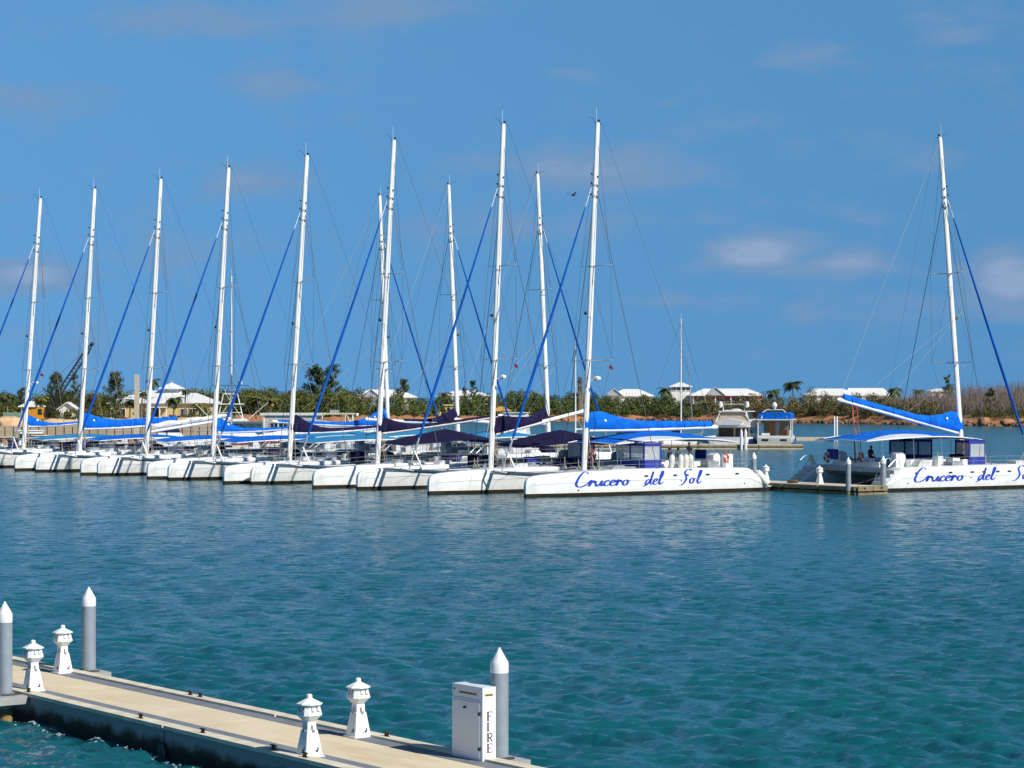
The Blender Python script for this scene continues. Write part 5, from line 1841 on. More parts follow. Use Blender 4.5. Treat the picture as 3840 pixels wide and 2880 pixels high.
AXB = R(215)
G1 = 'white catamarans moored bow out in the front row'
cats = [
    # label, px, depth, masthead px, options
    ('white catamaran lettered Crucero del Sol with three people in its cockpit', 2190, 175, (2243, 455), dict(cover=BLUE, awn=BLUE, goose=4.62, endz=4.78, covh=1.45, letters=True, enclosure=True, radar=True, flag=True)),
    ('white catamaran with navy tent awning, its mast next left of the lettered one', 1840, 180, (1888, 460), dict(cover=NAVY, awn=NAVY, awn_kind='tent', goose=4.25, endz=5.95, yaw=20, covh=1.35, cov_end=0.5, awn_z=3.35, awn_pk=1.2, radar=True, flag=True)),
    ('white catamaran with navy tent awning, its mast crossed by another leaning mast', 1415, 191, (1475, 520), dict(cover=NAVY, awn=NAVY, awn_kind='tent', goose=4.15, endz=5.5, yaw=3, covh=1.3, prof='tri', awn_z=3.3, awn_pk=1.15)),
    ('white catamaran with navy boom cover above a turquoise awning', 1085, 200, (1147, 578), dict(cover=NAVY, awn=TURQ, goose=4.0, endz=4.5, yaw=14, covh=1.65, prof='tri', awn_z=3.3, awn_pk=0.48)),
    ('white catamaran with triangular blue sail cover, next left of the grey houseboat', 798, 211, (852, 625), dict(cover=BLUE, awn=BLUE, goose=3.9, endz=4.2, yaw=21, covh=1.4, prof='tri', awn_z=3.1, awn_pk=0.48, radar=False)),
    ('white catamaran with uncovered sail flaked on its boom and blue awning', 548, 221, (597, 668), dict(cover=None, awn=BLUE, goose=3.8, endz=4.9, yaw=25, awn_z=2.95, awn_pk=0.48)),
    ('white catamaran with bulky bright blue boom cover, in front of the tall concrete pile', 298, 233, (348, 705), dict(cover=BLUE, awn=BLUE, goose=3.9, endz=4.2, yaw=23, covh=1.65, prof='long', awn_z=2.85, awn_pk=0.48)),
    ('white catamaran with small blue sail cover, mast nearest the left edge', 88, 243, (143, 740), dict(cover=BLUE, awn=TURQ, goose=4.0, endz=4.6, yaw=26, covh=1.25, prof='tri', awn_z=2.7, awn_pk=0.48, radar=True, flag=True)),
]
CAT = []
for i, (lab, px, d, top, kw) in enumerate(cats):
    CAT.append(catamaran(lab, px, d, top, AXB, seed=i, group=G1, **kw))
G2 = 'white catamarans moored stern to in the row behind'
backs = [
    ('white catamaran whose mast leans left just left of the lettered catamaran', 2060, 226, (2015, 655), R(35), dict(cover=NAVY, awn=TURQ, goose=4.5, endz=5.0, covh=1.6, prof='tri', cov_end=0.6, yaw=-12, awn_z=3.1)),
    ('white catamaran with mast leaning left behind the navy tent awning', 1720, 238, (1683, 695), R(35), dict(cover=NAVY, awn=TURQ, goose=4.5, endz=4.9, covh=1.5, prof='tri', cov_end=0.6, yaw=-12, awn_z=3.1)),
    ('white catamaran with mast leaning left crossing another mast, blue sail cover', 1458, 248, (1425, 735), R(35), dict(cover=BLUE, awn=TURQ, goose=4.0, endz=4.5, covh=1.9, prof='tri', yaw=12, awn_z=2.9)),
    ('white catamaran lettered Crucero del Sol at the right edge, blue covered boom raised', 3610, 187, (3515, 520), R(31), dict(cover=BLUE, awn=BLUE, goose=4.25, endz=6.9, covh=1.75, boomlen=12.0, prof='peak', letters=True, enclosure=True, awn_z=3.85, awn_pk=0.7)),
]
for i, (lab, px, d, top, rot, kw) in enumerate(backs):
    CAT.append(catamaran(lab, px, d, top, rot, seed=20 + i, group=G2, **kw))


t_ = CAT[11][0]
b = MB()
for dx, dy in ((0, 0), (.18, .12), (.36, -.1)):
    b.tube([(-11.3 + dx, dy, 6.55), (-10.9 + dx, dy * 3, 2.0)], 0.035, 5)
b.build('mainsheet', mat('red_rope', (0.55, 0.09, 0.06), 0.8), t_, kind='stuff')


def ring_mesh():
    if 'lr' not in SHARED:
        SHARED['lr'] = MB().torus((0, 0, 0), 0.33, 0.09, n=20, m=8).mesh('life_ring', RED)
        b = MB()
        for k in range(4):
            a = k * math.pi / 2 + .4
            q = MB().torus((0, 0, 0), 0.335, 0.096, n=28, m=8)
            idx = int((a / (2 * math.pi)) * 28)
            rs = [q.v[(idx + i) * 8:(idx + i) * 8 + 8] for i in range(3)]
            b.rings(rs, False, False)
        SHARED['lrb'] = b.mesh('white_band', WHITE)
    return SHARED['lr'], SHARED['lrb']


def local(cat, p):
    o = cat[0]
    return Matrix.Translation(o.location) @ Matrix.Rotation(o.rotation_euler.z, 4, 'Z') @ Vector(p)


def life_ring(cat, p, rot, label):
    a, b = ring_mesh()
    t = bpy.data.objects.new('life_ring', a)
    COL.objects.link(t)
    t.location = local(cat, p)
    t.rotation_euler = (0, 0, rot)
    tag(t, label, 'life ring', 'red life rings hung on the catamarans')
    c = bpy.data.objects.new('white_band', b)
    c['kind'] = 'stuff'
    COL.objects.link(c)
    c.parent = t


life_ring(CAT[0], (-0.55, 0.32, 2.75), R(215), 'red life ring hung behind the mast of the catamaran with three people')
life_ring(CAT[0], (-9.4, 5.3, 2.5), R(150), 'red and white life ring on the stern rail of the catamaran with three people')
life_ring(CAT[11], (-0.2, -0.45, 3.2), R(31), 'red life ring hung on the mast of the right edge catamaran')
life_ring(CAT[11], (-11.4, -1.2, 2.5), R(20), 'red life ring with white bands beside the helm of the right edge catamaran')
life_ring(CAT[11], (-11.4, 2.9, 2.4), R(35), 'red life ring farthest left on the stern of the right edge catamaran')


def mb_fender():
    return MB().lathe([(0.05, -0.50), (0.15, -0.46), (0.21, -0.34), (0.22, 0), (0.21, 0.34), (0.15, 0.46), (0.06, 0.50), (0.04, 0.56)], 12)


def fender(cat, p, tilt, label, group, sc=1.0):
    if 'fender' not in SHARED:
        SHARED['fender'] = mb_fender().mesh('fender', FENDERM)
    o = bpy.data.objects.new('fender', SHARED['fender'])
    COL.objects.link(o)
    o.location = local(cat, p)
    o.rotation_euler = tilt
    o.scale = (sc,) * 3
    tag(o, label, 'fender', group)


for k in range(4):
    fender(CAT[0], ((-4.0, -4.85, -5.35, -5.8)[k], 5.45, 2.36), (0.06 * (k - 1), 0.05 * (2 - k), 0), ['first of four white fenders before the seated people, counted from the bow', 'second of four white fenders before the seated people, counted from the bow', 'third of four white fenders before the seated people, counted from the bow', 'big white fender standing on deck before the seated people, aftmost of four'][k], 'white fenders standing on deck', 1.0)
fender(CAT[0], (-12.55, 5.75, 0.98), (0.0, R(-38), R(10)), 'big white fender hung aslant over the stern steps of the catamaran with three people', 'white fenders hung at the sterns', 1.35)
fender(CAT[11], (-11.6, 4.6, 2.15), (0, R(-25), 0), 'white fender leaning on the stern rail of the right edge catamaran', 'white fenders hung at the sterns', 0.9)


# ------------------------------------------------------------------ people
def person(label, loc, rot, joints, cloth, head_tilt=0.0, legs_mat=None):
    """joints: dict name -> (x,y,z); grown as one continuous skinned body with hands"""
    order = ['pelvis', 'belly', 'chest', 'neck', 'head']
    V, E, RA = [], [], []
    idx = {}

    def add(n, p, r, par=None):
        idx[n] = len(V)
        V.append(p)
        RA.append(r)
        if par:
            E.append((idx[par], idx[n]))
    J = joints
    add('pelvis', J['pelvis'], (0.15, 0.13))
    add('belly', J['belly'], (0.145, 0.12), 'pelvis')
    add('chest', J['chest'], (0.165, 0.125), 'belly')
    add('neck', J['neck'], (0.06, 0.06), 'chest')
    add('head', J['head'], (0.075, 0.09), 'neck')
    add('crown', J['crown'], (0.085, 0.10), 'head')
    for s in 'lr':
        add('sh' + s, J['sh' + s], (0.075, 0.075), 'chest')
        add('el' + s, J['el' + s], (0.048, 0.048), 'sh' + s)
        add('wr' + s, J['wr' + s], (0.032, 0.028), 'el' + s)
        add('pa' + s, J['pa' + s], (0.040, 0.018), 'wr' + s)
        add('hi' + s, J['hi' + s], (0.095, 0.095), 'pelvis')
        add('kn' + s, J['kn' + s], (0.065, 0.065), 'hi' + s)
        add('an' + s, J['an' + s], (0.042, 0.042), 'kn' + s)
        add('to' + s, J['to' + s], (0.042, 0.035), 'an' + s)
    me = bpy.data.meshes.new('person')
    me.from_pydata(V, E, [])
    o = bpy.data.objects.new('person', me)
    COL.objects.link(o)
    md = o.modifiers.new('skin', 'SKIN')
    for i, v in enumerate(me.skin_vertices[0].data):
        v.radius = RA[i]
        v.use_root = (i == 0)
    md.use_smooth_shade = True
    sd_ = o.modifiers.new('sub', 'SUBSURF')
    sd_.levels = sd_.render_levels = 1
    dg = bpy.context.evaluated_depsgraph_get()
    body = bpy.data.meshes.new_from_object(o.evaluated_get(dg))
    vs_ = [tuple(v.co) for v in body.vertices]
    fs_ = [tuple(p.vertices) for p in body.polygons]
    bpy.data.objects.remove(o)
    b = MB()
    b.add(vs_, fs_)
    for s in 'lr':                       # five fingers rooted in each palm
        w, p = Vector(J['wr' + s]), Vector(J['pa' + s])
        d = (p - w).normalized()
        e = d.cross(Vector((0, 0, 1)))
        e = e.normalized() if e.length > .1 else Vector((0, 1, 0))
        g = d.cross(e)
        for k, ln in enumerate((0.062, 0.075, 0.08, 0.07)):
            q = p + e * (0.018 * (k - 1.5))
            b.tube([q - d * .02, q + d * ln * .5, q + d * ln * .9 - g * 0.02], [0.0095, 0.009, 0.007], 6)
        b.tube([w.lerp(p, .5) + e * 0.028, p + e * 0.055, p + e * 0.062 + d * 0.035], [0.012, 0.011, 0.008], 6)
    nv = len(b.v)
    m = b.mesh('person', cloth, True, 80)
    SKIN = mat('skin', (0.16, 0.085, 0.05), 0.6)
    PANT = legs_mat or mat('dark_trousers', (0.03, 0.032, 0.045), 0.8)
    m.materials.append(SKIN)
    m.materials.append(PANT)
    hd, ny = Vector(J['head']), J['neck'][2]
    for p in m.polygons:
        c = p.center
        if c.z > ny - 0.01:
            p.material_index = 1
        elif min((c - Vector(J['pal'])).length, (c - Vector(J['par'])).length) < 0.13:
            p.material_index = 1
        elif c.z < J['pelvis'][2] + 0.02 or (c - Vector(J['knl'])).length < .25 or (c - Vector(J['knr'])).length < .25:
            p.material_index = 2
    po = bpy.data.objects.new('person', m)
    COL.objects.link(po)
    po.location = loc
    po.rotation_euler = (0, 0, rot)
    tag(po, label, 'person')
    # hair, nose, ears, eyes as children on the head (x forward)
    cr_ = Vector(J['crown'])
    b = MB()
    b.ball((cr_.x - 0.022, cr_.y, cr_.z + 0.025), (0.105, 0.092, 0.10), 12, 8)
    b.build('hair', mat('black_hair', (0.012, 0.010, 0.009), 0.7), po)
    b = MB()
    b.ball((hd.x + 0.105, hd.y, hd.z + 0.03), (0.022, 0.016, 0.026), 8, 5)
    for s in (-1, 1):
        b.ball((hd.x + 0.0, hd.y + s * 0.088, hd.z + 0.04), (0.022, 0.012, 0.032), 8, 5)
    b.build('face', SKIN, po)
    b = MB()
    for s in (-1, 1):
        b.ball((hd.x + 0.088, hd.y + s * 0.034, hd.z + 0.065), (0.012, 0.016, 0.010), 8, 5)
    b.ball((hd.x + 0.092, hd.y, hd.z - 0.022), (0.008, 0.026, 0.007), 8, 4)
    b.build('eyes_and_mouth', mat('dark_features', (0.03, 0.012, 0.01), 0.5), po)
    return po


def pose_sit(lean=0.0, turn=0.0):
    """seated, feet on the deck 0.45 below the seat"""
    j = dict(pelvis=(0, 0, 0.52), belly=(lean * .3 - .01, 0, 0.70), chest=(lean * .7, 0, 0.92), neck=(lean + .01, 0, 1.10), head=(lean + .05, 0, 1.20), crown=(lean + .04, 0, 1.28))
    for s, k in (('l', 1), ('r', -1)):
        j['sh' + s] = (lean * .85, k * 0.19, 1.0)
        j['el' + s] = (lean * .7 + .03, k * 0.25, 0.73)
        j['wr' + s] = (lean * .7 + .25, k * 0.17, 0.66)
        j['pa' + s] = (lean * .7 + .33, k * 0.14, 0.645)
        j['hi' + s] = (0.05, k * 0.09, 0.50)
        j['kn' + s] = (0.46, k * 0.12, 0.50)
        j['an' + s] = (0.44, k * 0.12, 0.09)
        j['to' + s] = (0.58, k * 0.13, 0.045)
    return j


def pose_stand(lean=0.1):
    j = dict(pelvis=(0, 0, 0.93), belly=(lean * .4, 0, 1.08), chest=(lean * .9, 0, 1.31), neck=(lean * 1.25, 0, 1.49), head=(lean * 1.5 + .04, 0, 1.60), crown=(lean * 1.5 + .03, 0, 1.68))
    for s, k in (('l', 1), ('r', -1)):
        j['sh' + s] = (lean * .95, k * 0.19, 1.41)
        j['el' + s] = (lean + .07, k * 0.25, 1.12)
        j['wr' + s] = (lean + .30, k * 0.20, 1.02)
        j['pa' + s] = (lean + .38, k * 0.19, 1.0)
        j['hi' + s] = (0, k * 0.09, 0.90)
        j['kn' + s] = (0.05, k * 0.10, 0.50)
        j['an' + s] = (-0.02 + .05 * k, k * 0.11, 0.09)
        j['to' + s] = (0.12 + .05 * k, k * 0.12, 0.045)
    return j


c0 = CAT[0]
MB().box(-8.6, -4.6, 2.2, 4.3, 1.702, 1.95).build('raised_floor', WHITE2, c0[0], smooth=False)
MB().box(-7.0, -5.0, 3.15, 3.75, 1.952, 2.36).build('side_bench', WHITE, c0[0], smooth=False)
MB().box(-9.95, -9.38, -.45, .25, 1.702, 2.37).build('helm_seat', WHITE, CAT[11][0], smooth=False)
MB().box(-9.37, -8.85, -.45, .35, 1.702, 1.95).build('foot_step', WHITE2, CAT[11][0], smooth=False)
person('seated person in black clothes facing aft, nearest the bow of three in the cockpit', local(c0, (-5.5, 3.42, 1.95)), R(215 - 78), pose_sit(0.05), mat('black_shirt', (0.012, 0.013, 0.016), 0.85))
person('seated person in dark grey shirt, middle of three in the cockpit', local(c0, (-6.35, 3.42, 1.95)), R(215 - 100), pose_sit(0.12), mat('slate_shirt', (0.05, 0.055, 0.07), 0.85))
person('standing person in grey jacket leaning over beside two seated people', local(c0, (-7.1, 3.9, 1.95)), R(215 + 20), pose_stand(0.16), mat('grey_jacket', (0.09, 0.095, 0.115), 0.85))
c1 = CAT[11]
person('person in dark red shirt sitting under the awning of the right edge catamaran', local(c1, (-9.6, -0.1, 1.95)), R(31 + 10), pose_sit(0.1), mat('red_shirt', (0.12, 0.018, 0.02), 0.85))
# ------------------------------------------------------------------ near floating dock
U, N = Vector((0.597, -0.802, 0)), Vector((0.802, 0.597, 0))
DZ = 0.60
DM = Matrix(((U.x, N.x, 0, 0), (U.y, N.y, 0, 0), (0, 0, 1, 0), (0, 0, 0, 1)))     # (s, t, z) -> world
DROT = math.atan2(U.y, U.x)


def dmat():
    """dock concrete side: pale above, stained by algae towards the waterline"""
    m = mat('dock_side', (0.30, 0.31, 0.31), 0.85, var=0.2, scale=1.2, bump=0.3, bscale=9)
    t = m.node_tree
    b = t.nodes['Principled BSDF']
    c = t.nodes.new('ShaderNodeTexCoord')
    s = t.nodes.new('ShaderNodeSeparateXYZ')
    t.links.new(c.outputs['Object'], s.inputs[0])
    n = t.nodes.new('ShaderNodeTexNoise')
    n.inputs['Scale'].default_value = 2.2
    n.inputs['Detail'].default_value = 7
    t.links.new(c.outputs['Object'], n.inputs['Vector'])
    a = t.nodes.new('ShaderNodeMath')
    a.operation = 'MULTIPLY_ADD'
    t.links.new(n.outputs[0], a.inputs[0])
    a.inputs[1].default_value = 0.45
    t.links.new(s.outputs[2], a.inputs[2])
    r = t.nodes.new('ShaderNodeValToRGB')
    e = r.color_ramp.elements
    e[0].position, e[0].color = 0.38, (0.007, 0.006, 0.004, 1)
    e[1].position, e[1].color = 0.64, (0.27, 0.28, 0.28, 1)
    k = e.new(0.48)
    k.color = (0.045, 0.034, 0.016, 1)
    t.links.new(a.outputs[0], r.inputs[0])
    t.links.new(r.outputs[0], b.inputs['Base Color'])
    return m


CONC = mat('deck_concrete', (0.68, 0.58, 0.41), 0.9, col2=(0.60, 0.51, 0.35), scale=0.9, bump=0.15, bscale=30)
CURB = mat('curb_concrete', (0.62, 0.56, 0.43), 0.9, var=0.16, scale=2.5)
STRIP = mat('strip_rubber', (0.17, 0.19, 0.22), 0.8, var=0.14, scale=2.0)
SIDE = dmat()
RUST = mat('rusty_steel', (0.13, 0.055, 0.025), 0.85, col2=(0.05, 0.035, 0.03), scale=20)
PILEM = mat('pile_grey', (0.25, 0.29, 0.33), 0.55, var=0.1, scale=3)
CONEM = mat('pile_cap_white', (0.80, 0.80, 0.79), 0.35, var=0.05)
BRACK = mat('bracket_grey', (0.36, 0.36, 0.35), 0.7, var=0.15)


def sand(m):
    """rust streaks on the walkway"""
    t = m.node_tree
    b = t.nodes['Principled BSDF']
    src = b.inputs['Base Color'].links[0].from_socket
    c = t.nodes.new('ShaderNodeTexCoord')
    mp_ = t.nodes.new('ShaderNodeMapping')
    mp_.inputs['Scale'].default_value = (0.35, 1.9, 1)
    mp_.inputs['Rotation'].default_value = (0, 0, R(-20))
    n = t.nodes.new('ShaderNodeTexNoise')
    n.inputs['Scale'].default_value = 0.8
    n.inputs['Detail'].default_value = 8
    n.inputs['Roughness'].default_value = 0.65
    t.links.new(c.outputs['Object'], mp_.inputs[0])
    t.links.new(mp_.outputs[0], n.inputs['Vector'])
    r = t.nodes.new('ShaderNodeValToRGB')
    r.color_ramp.elements[0].position, r.color_ramp.elements[1].position = 0.54, 0.74
    r.color_ramp.elements[0].color = (0, 0, 0, 1)
    r.color_ramp.elements[1].color = (0.55, 0.55, 0.55, 1)
    x = t.nodes.new('ShaderNodeMix')
    x.data_type = 'RGBA'
    t.links.new(n.outputs[0], r.inputs[0])
    t.links.new(r.outputs[0], x.inputs[0])
    t.links.new(src, x.inputs[6])
    x.inputs[7].default_value = (0.50, 0.30, 0.13, 1)
    t.links.new(x.outputs[2], b.inputs['Base Color'])


sand(CONC)
T0, T1 = 22.5, 25.42
dock = thing('floating_dock', 'long beige concrete floating dock with pale curbs crossing the lower left', 'dock', (0, 0, 0), DROT)
for s0, s1 in ((-80.0, -66.02), (-66.0, -54.02), (-54.0, -42.03), (-41.97, -29.0)):
    b = MB()
    b.box(s0, s1, T0 + 0.04, T1 - 0.04, -0.55, DZ - 0.03)
    sec = b.build('dock_float', SIDE, dock, smooth=False)
    for ta, tb in ((T0, T0 + 0.31), (T1 - 0.29, T1)):
        q = MB()
        q.box(s0, s1, ta, tb, DZ - 0.028, DZ + 0.05)
        q.build('curb', CURB, dock, smooth=False)
    for ta, tb in ((T0 + 0.314, T0 + 0.74), (T1 - 0.66, T1 - 0.294)):
        MB().box(s0, s1, ta, tb, DZ - 0.029, DZ + 0.006).build('cover_strip', STRIP, dock, smooth=False)
    nsl = 4
    for k in range(nsl):
        a_, b_ = s0 + (s1 - s0) * k / nsl + .006, s0 + (s1 - s0) * (k + 1) / nsl - .006
        MB().box(a_, b_, T0 + 0.744, T1 - 0.664, DZ - 0.029, DZ - .001 * (k % 2)).build('walkway_slab', CONC, dock, smooth=False)
b = MB()
b.prism([(-42.17, 0.14), (-42.17, -0.5), (-41.83, -0.5), (-41.83, 0.14), (-41.9, 0.28), (-42.1, 0.28)], T0 - 0.03, T0 + 0.07)
b.build('joint_bumper', BLACK, dock, smooth=False)


def DP(s, t, z=0.0):
    return DM @ Vector((s, t, z))


# service pedestals shaped like little lighthouses
def octo(wx, c, z):
    h = wx / 2
    k = h * c
    return [(h, -k, z), (h, k, z), (k, h, z), (-k, h, z), (-h, k, z), (-h, -k, z), (-k, -h, z), (k, -h, z)]


PWHITE = mat('pedestal_white', (0.80, 0.80, 0.78), 0.4, var=0.04)
PSHADE = mat('socket_grey', (0.26, 0.27, 0.28), 0.6)


def pedestal(label, loc, rot, grp='white lighthouse pedestals on the near dock', scale=0.97):
    t = thing('service_pedestal', label, 'pedestal', loc, rot, grp, scale)
    MB().rings([octo(0.44, .93, 0), octo(0.44, .93, 0.025), octo(0.38, .93, 0.03), octo(0.235, .93, 0.50), octo(0.20, .93, 0.505), octo(0.19, .93, 0.68)]).build('tapered_base', PWHITE, t, smooth=False)
    hd = MB().rings([octo(0.20, .66, 0.67), octo(0.24, .66, 0.69), octo(0.41, .66, 0.79), octo(0.32, .66, 0.99)]).build('head', PWHITE, t, smooth=False)
    rf = MB().rings([octo(0.30, .45, 0.985), octo(0.46, .45, 0.99), octo(0.46, .45, 1.01), octo(0.16, .45, 1.09), octo(0.13, .45, 1.10)]).build('roof', PWHITE, t, smooth=False)
    MB().lathe([(0.05, 1.09), (0.058, 1.10), (0.055, 1.17), (0.03, 1.185)], 12).build('finial', PWHITE, rf)
    for ang in (0, -90):
        M = Matrix.Rotation(R(ang), 4, 'Z')
        for y in (-0.055, 0.06):           # sockets, angled like the head's upper face
            b = MB()
            b.box(0.170, 0.187, y - 0.012, y + 0.012, 0.875, 0.955, M)
            b.box(0.175, 0.205, y - 0.012, y + 0.045, 0.862, 0.880, M)
            b.build('socket', PSHADE, hd, smooth=False)
        b = MB()
        b.box(0.090, 0.119, -0.016, 0.012, 0.505, 0.60, M)
        b.box(0.094, 0.135, -0.014, 0.044, 0.465, 0.515, M)
        b.build('inlet_box', PSHADE, t, smooth=False)
        b = MB()
        b.box(0.155, 0.186, 0.035, 0.085, 0.10, 0.135, M)
        b.box(0.15, 0.180, 0.075, 0.10, 0.13, 0.18, M)
        b.build('water_tap', BLACK, t, smooth=False)
    return t


p0 = pedestal('white lighthouse pedestal on the near curb, nearest the camera', DP(-37.05, 22.90, DZ + 0.008), DROT)
copy_thing(p0, DP(-38.6, 24.98, DZ + 0.008), DROT, 'white lighthouse pedestal on the far curb, left of the FIRE cabinet')
copy_thing(p0, DP(-48.95, 22.94, DZ + 0.008), DROT, 'white lighthouse pedestal on the near curb beside the left edge pile')
copy_thing(p0, DP(-51.7, 25.0, DZ + 0.008), DROT, 'white lighthouse pedestal on the far curb before the grey pile')


def pile(label, loc, tip, r=0.168, grp='grey mooring piles with white cone caps', foul=True):
    t = thing('mooring_pile', label, 'mooring pile', loc, 0, grp)
    k = r / 0.168
    MB().lathe([(r, 0.05), (r, tip - 0.46 * k)], 28).build('pile_shaft', PILEM, t)
    MB().lathe([(r * 1.015, tip - 0.462 * k), (r * 1.015, tip - 0.29 * k), (r * .96, tip - 0.26 * k), (0.012, tip)], 28).build('cone_cap', CONEM, t, ang=25)
    if foul:
        MB().lathe([(r * 1.03, -1.5), (r * 1.05, -0.2), (r * 1.02, 0.24), (r * 1.0, 0.30)], 28).build('fouled_foot', mat('pile_fouling', (0.30, 0.20, 0.08), 0.9, col2=(0.10, 0.07, 0.03), scale=5, bump=.5), t)
    return t


pile('grey mooring pile with white cone cap beside the FIRE cabinet', DP(-34.78, 25.60, 0), 2.64)
pile('grey mooring pile with white cone cap rising behind two pedestals', DP(-51.68, 25.68, 0), 2.64)
pile('grey mooring pile with brown waterline foot cut by the left edge', DP(-48.75, 22.16, 0), 2.68)


def guide(s, t, out):
    g = thing('pile_guide', 'grey pile guide bracket round the pile ' + ('beside the FIRE cabinet' if s > -40 else 'cut by the left edge' if out < 0 else 'behind two pedestals'), 'pile guide', DP(s, t, 0), DROT, 'grey brackets that tie the piles to the near dock')
    b = MB()
    o, i = 0.36, 0.20
    b.box(-o - .12, -i, -o, o, 0.42, 0.60)
    b.box(i, o + .12, -o, o, 0.42, 0.60)
    b.box(-i, i, i * (1 if out > 0 else -1) if out > 0 else -o, o if out > 0 else -i, 0.42, 0.60)
    b.build('bracket_frame', BRACK, g, smooth=False)
    for x in (-i - .03, i + .03):
        MB().tube([(x, -0.16, 0.615), (x, 0.16, 0.615)], 0.03, 8).build('guide_roller', BLACK, g)


guide(-34.78, 25.60, 1)
guide(-51.68, 25.68, 1)
guide(-48.75, 22.16, -1)


def mb_cleat():
    b = MB()
    b.tube([(-0.15, 0, 0.10), (-0.08, 0, 0.12), (0.08, 0, 0.12), (0.15, 0, 0.10)], [0.014, 0.02, 0.02, 0.014], 8)
    for x in (-0.05, 0.05):
        b.tube([(x, 0, 0), (x * .8, 0, 0.12)], [0.03, 0.02], 8)
    b.box(-0.1, 0.1, -0.04, 0.04, 0, 0.015)
    return b


clm = mb_cleat().mesh('cleat', RUST)
for s, t, lab in ((-36.75, 22.62, 'rusty cleat at the foot of the pedestal nearest the camera'), (-37.9, 22.64, 'rusty cleat on the near curb just left of the nearest pedestal'),
                  (-40.6, 22.64, 'dark cleat on the near curb just past the dock joint'), (-43.2, 22.64, 'dark cleat on the near curb left of the dock joint'), (-48.5, 22.62, 'dark cleat at the foot of the pedestal beside the left edge pile'),
                  (-38.05, 25.28, 'rusty cleat on the far curb right of the far pedestal'), (-45.9, 25.28, 'dark cleat of a pair on the far curb, left one'), (-45.45, 25.28, 'dark cleat of a pair on the far curb, right one')):
    o = bpy.data.objects.new('dock_cleat', clm)
    COL.objects.link(o)
    o.location = DP(s, t, DZ + 0.05)
    o.rotation_euler = (0, 0, DROT)
    o.scale = (.8, .8, .7)
    tag(o, lab, 'cleat', 'iron cleats on the near dock')

# FIRE hose cabinet
cab = thing('fire_cabinet', 'white upright fire hose cabinet lettered FIRE on the dock beside a grey pile', 'fire cabinet', DP(-35.08, 25.24, DZ + 0.006), DROT)
CABM = mat('cabinet_white', (0.74, 0.75, 0.78), 0.35, var=0.03)
MB().box(-0.475, 0.475, -0.15, 0.15, 0.0, 1.33).build('cabinet_body', CABM, cab, smooth=False)
MB().box(-0.478, 0.478, -0.153, 0.153, 1.331, 1.345).build('cabinet_lid', CABM, cab, smooth=False)
dr = MB().box(-0.455, 0.40, -0.172, -0.152, 0.05, 1.06).build('door', CABM, cab, smooth=False)
MB().box(-0.455, 0.40, -0.165, -0.152, 1.075, 1.10).build('rain_lip', CABM, cab, smooth=False)
MB().lathe([(0.035, 0), (0.035, 0.02), (0.02, 0.03)], 12).build('handle', BLACK, dr, loc=(-0.04, -0.185, 0.93))
for z in (0.22, 0.86):
    MB().box(0.375, 0.415, -0.190, -0.153, z - 0.03, z + 0.03).build('hinge', BLACK, cab, smooth=False)
STK = mat('sticker_yellow', (0.42, 0.33, 0.01), 0.5)
MB().box(-0.26, 0.30, -0.154, -0.1505, 1.185, 1.225).build('yellow_sticker', STK, cab, smooth=False)
MB().box(0.4755, 0.479, -0.10, 0.085, 1.185, 1.225).build('yellow_sticker', STK, cab, smooth=False)
for x0, w in ((-0.24, .12), (-0.1, .1), (0.02, .13), (0.17, .1)):
    MB().box(x0, x0 + w, -0.156, -0.1541, 1.195, 1.212).build('sticker_print', BLACK, cab, smooth=False)
MB().box(0.4791, 0.481, -0.085, 0.07, 1.196, 1.212).build('sticker_print', BLACK, cab, smooth=False)
MB().ball((-0.41, -0.152, 1.25), 0.02, 8, 5).build('lock', BLACK, cab)


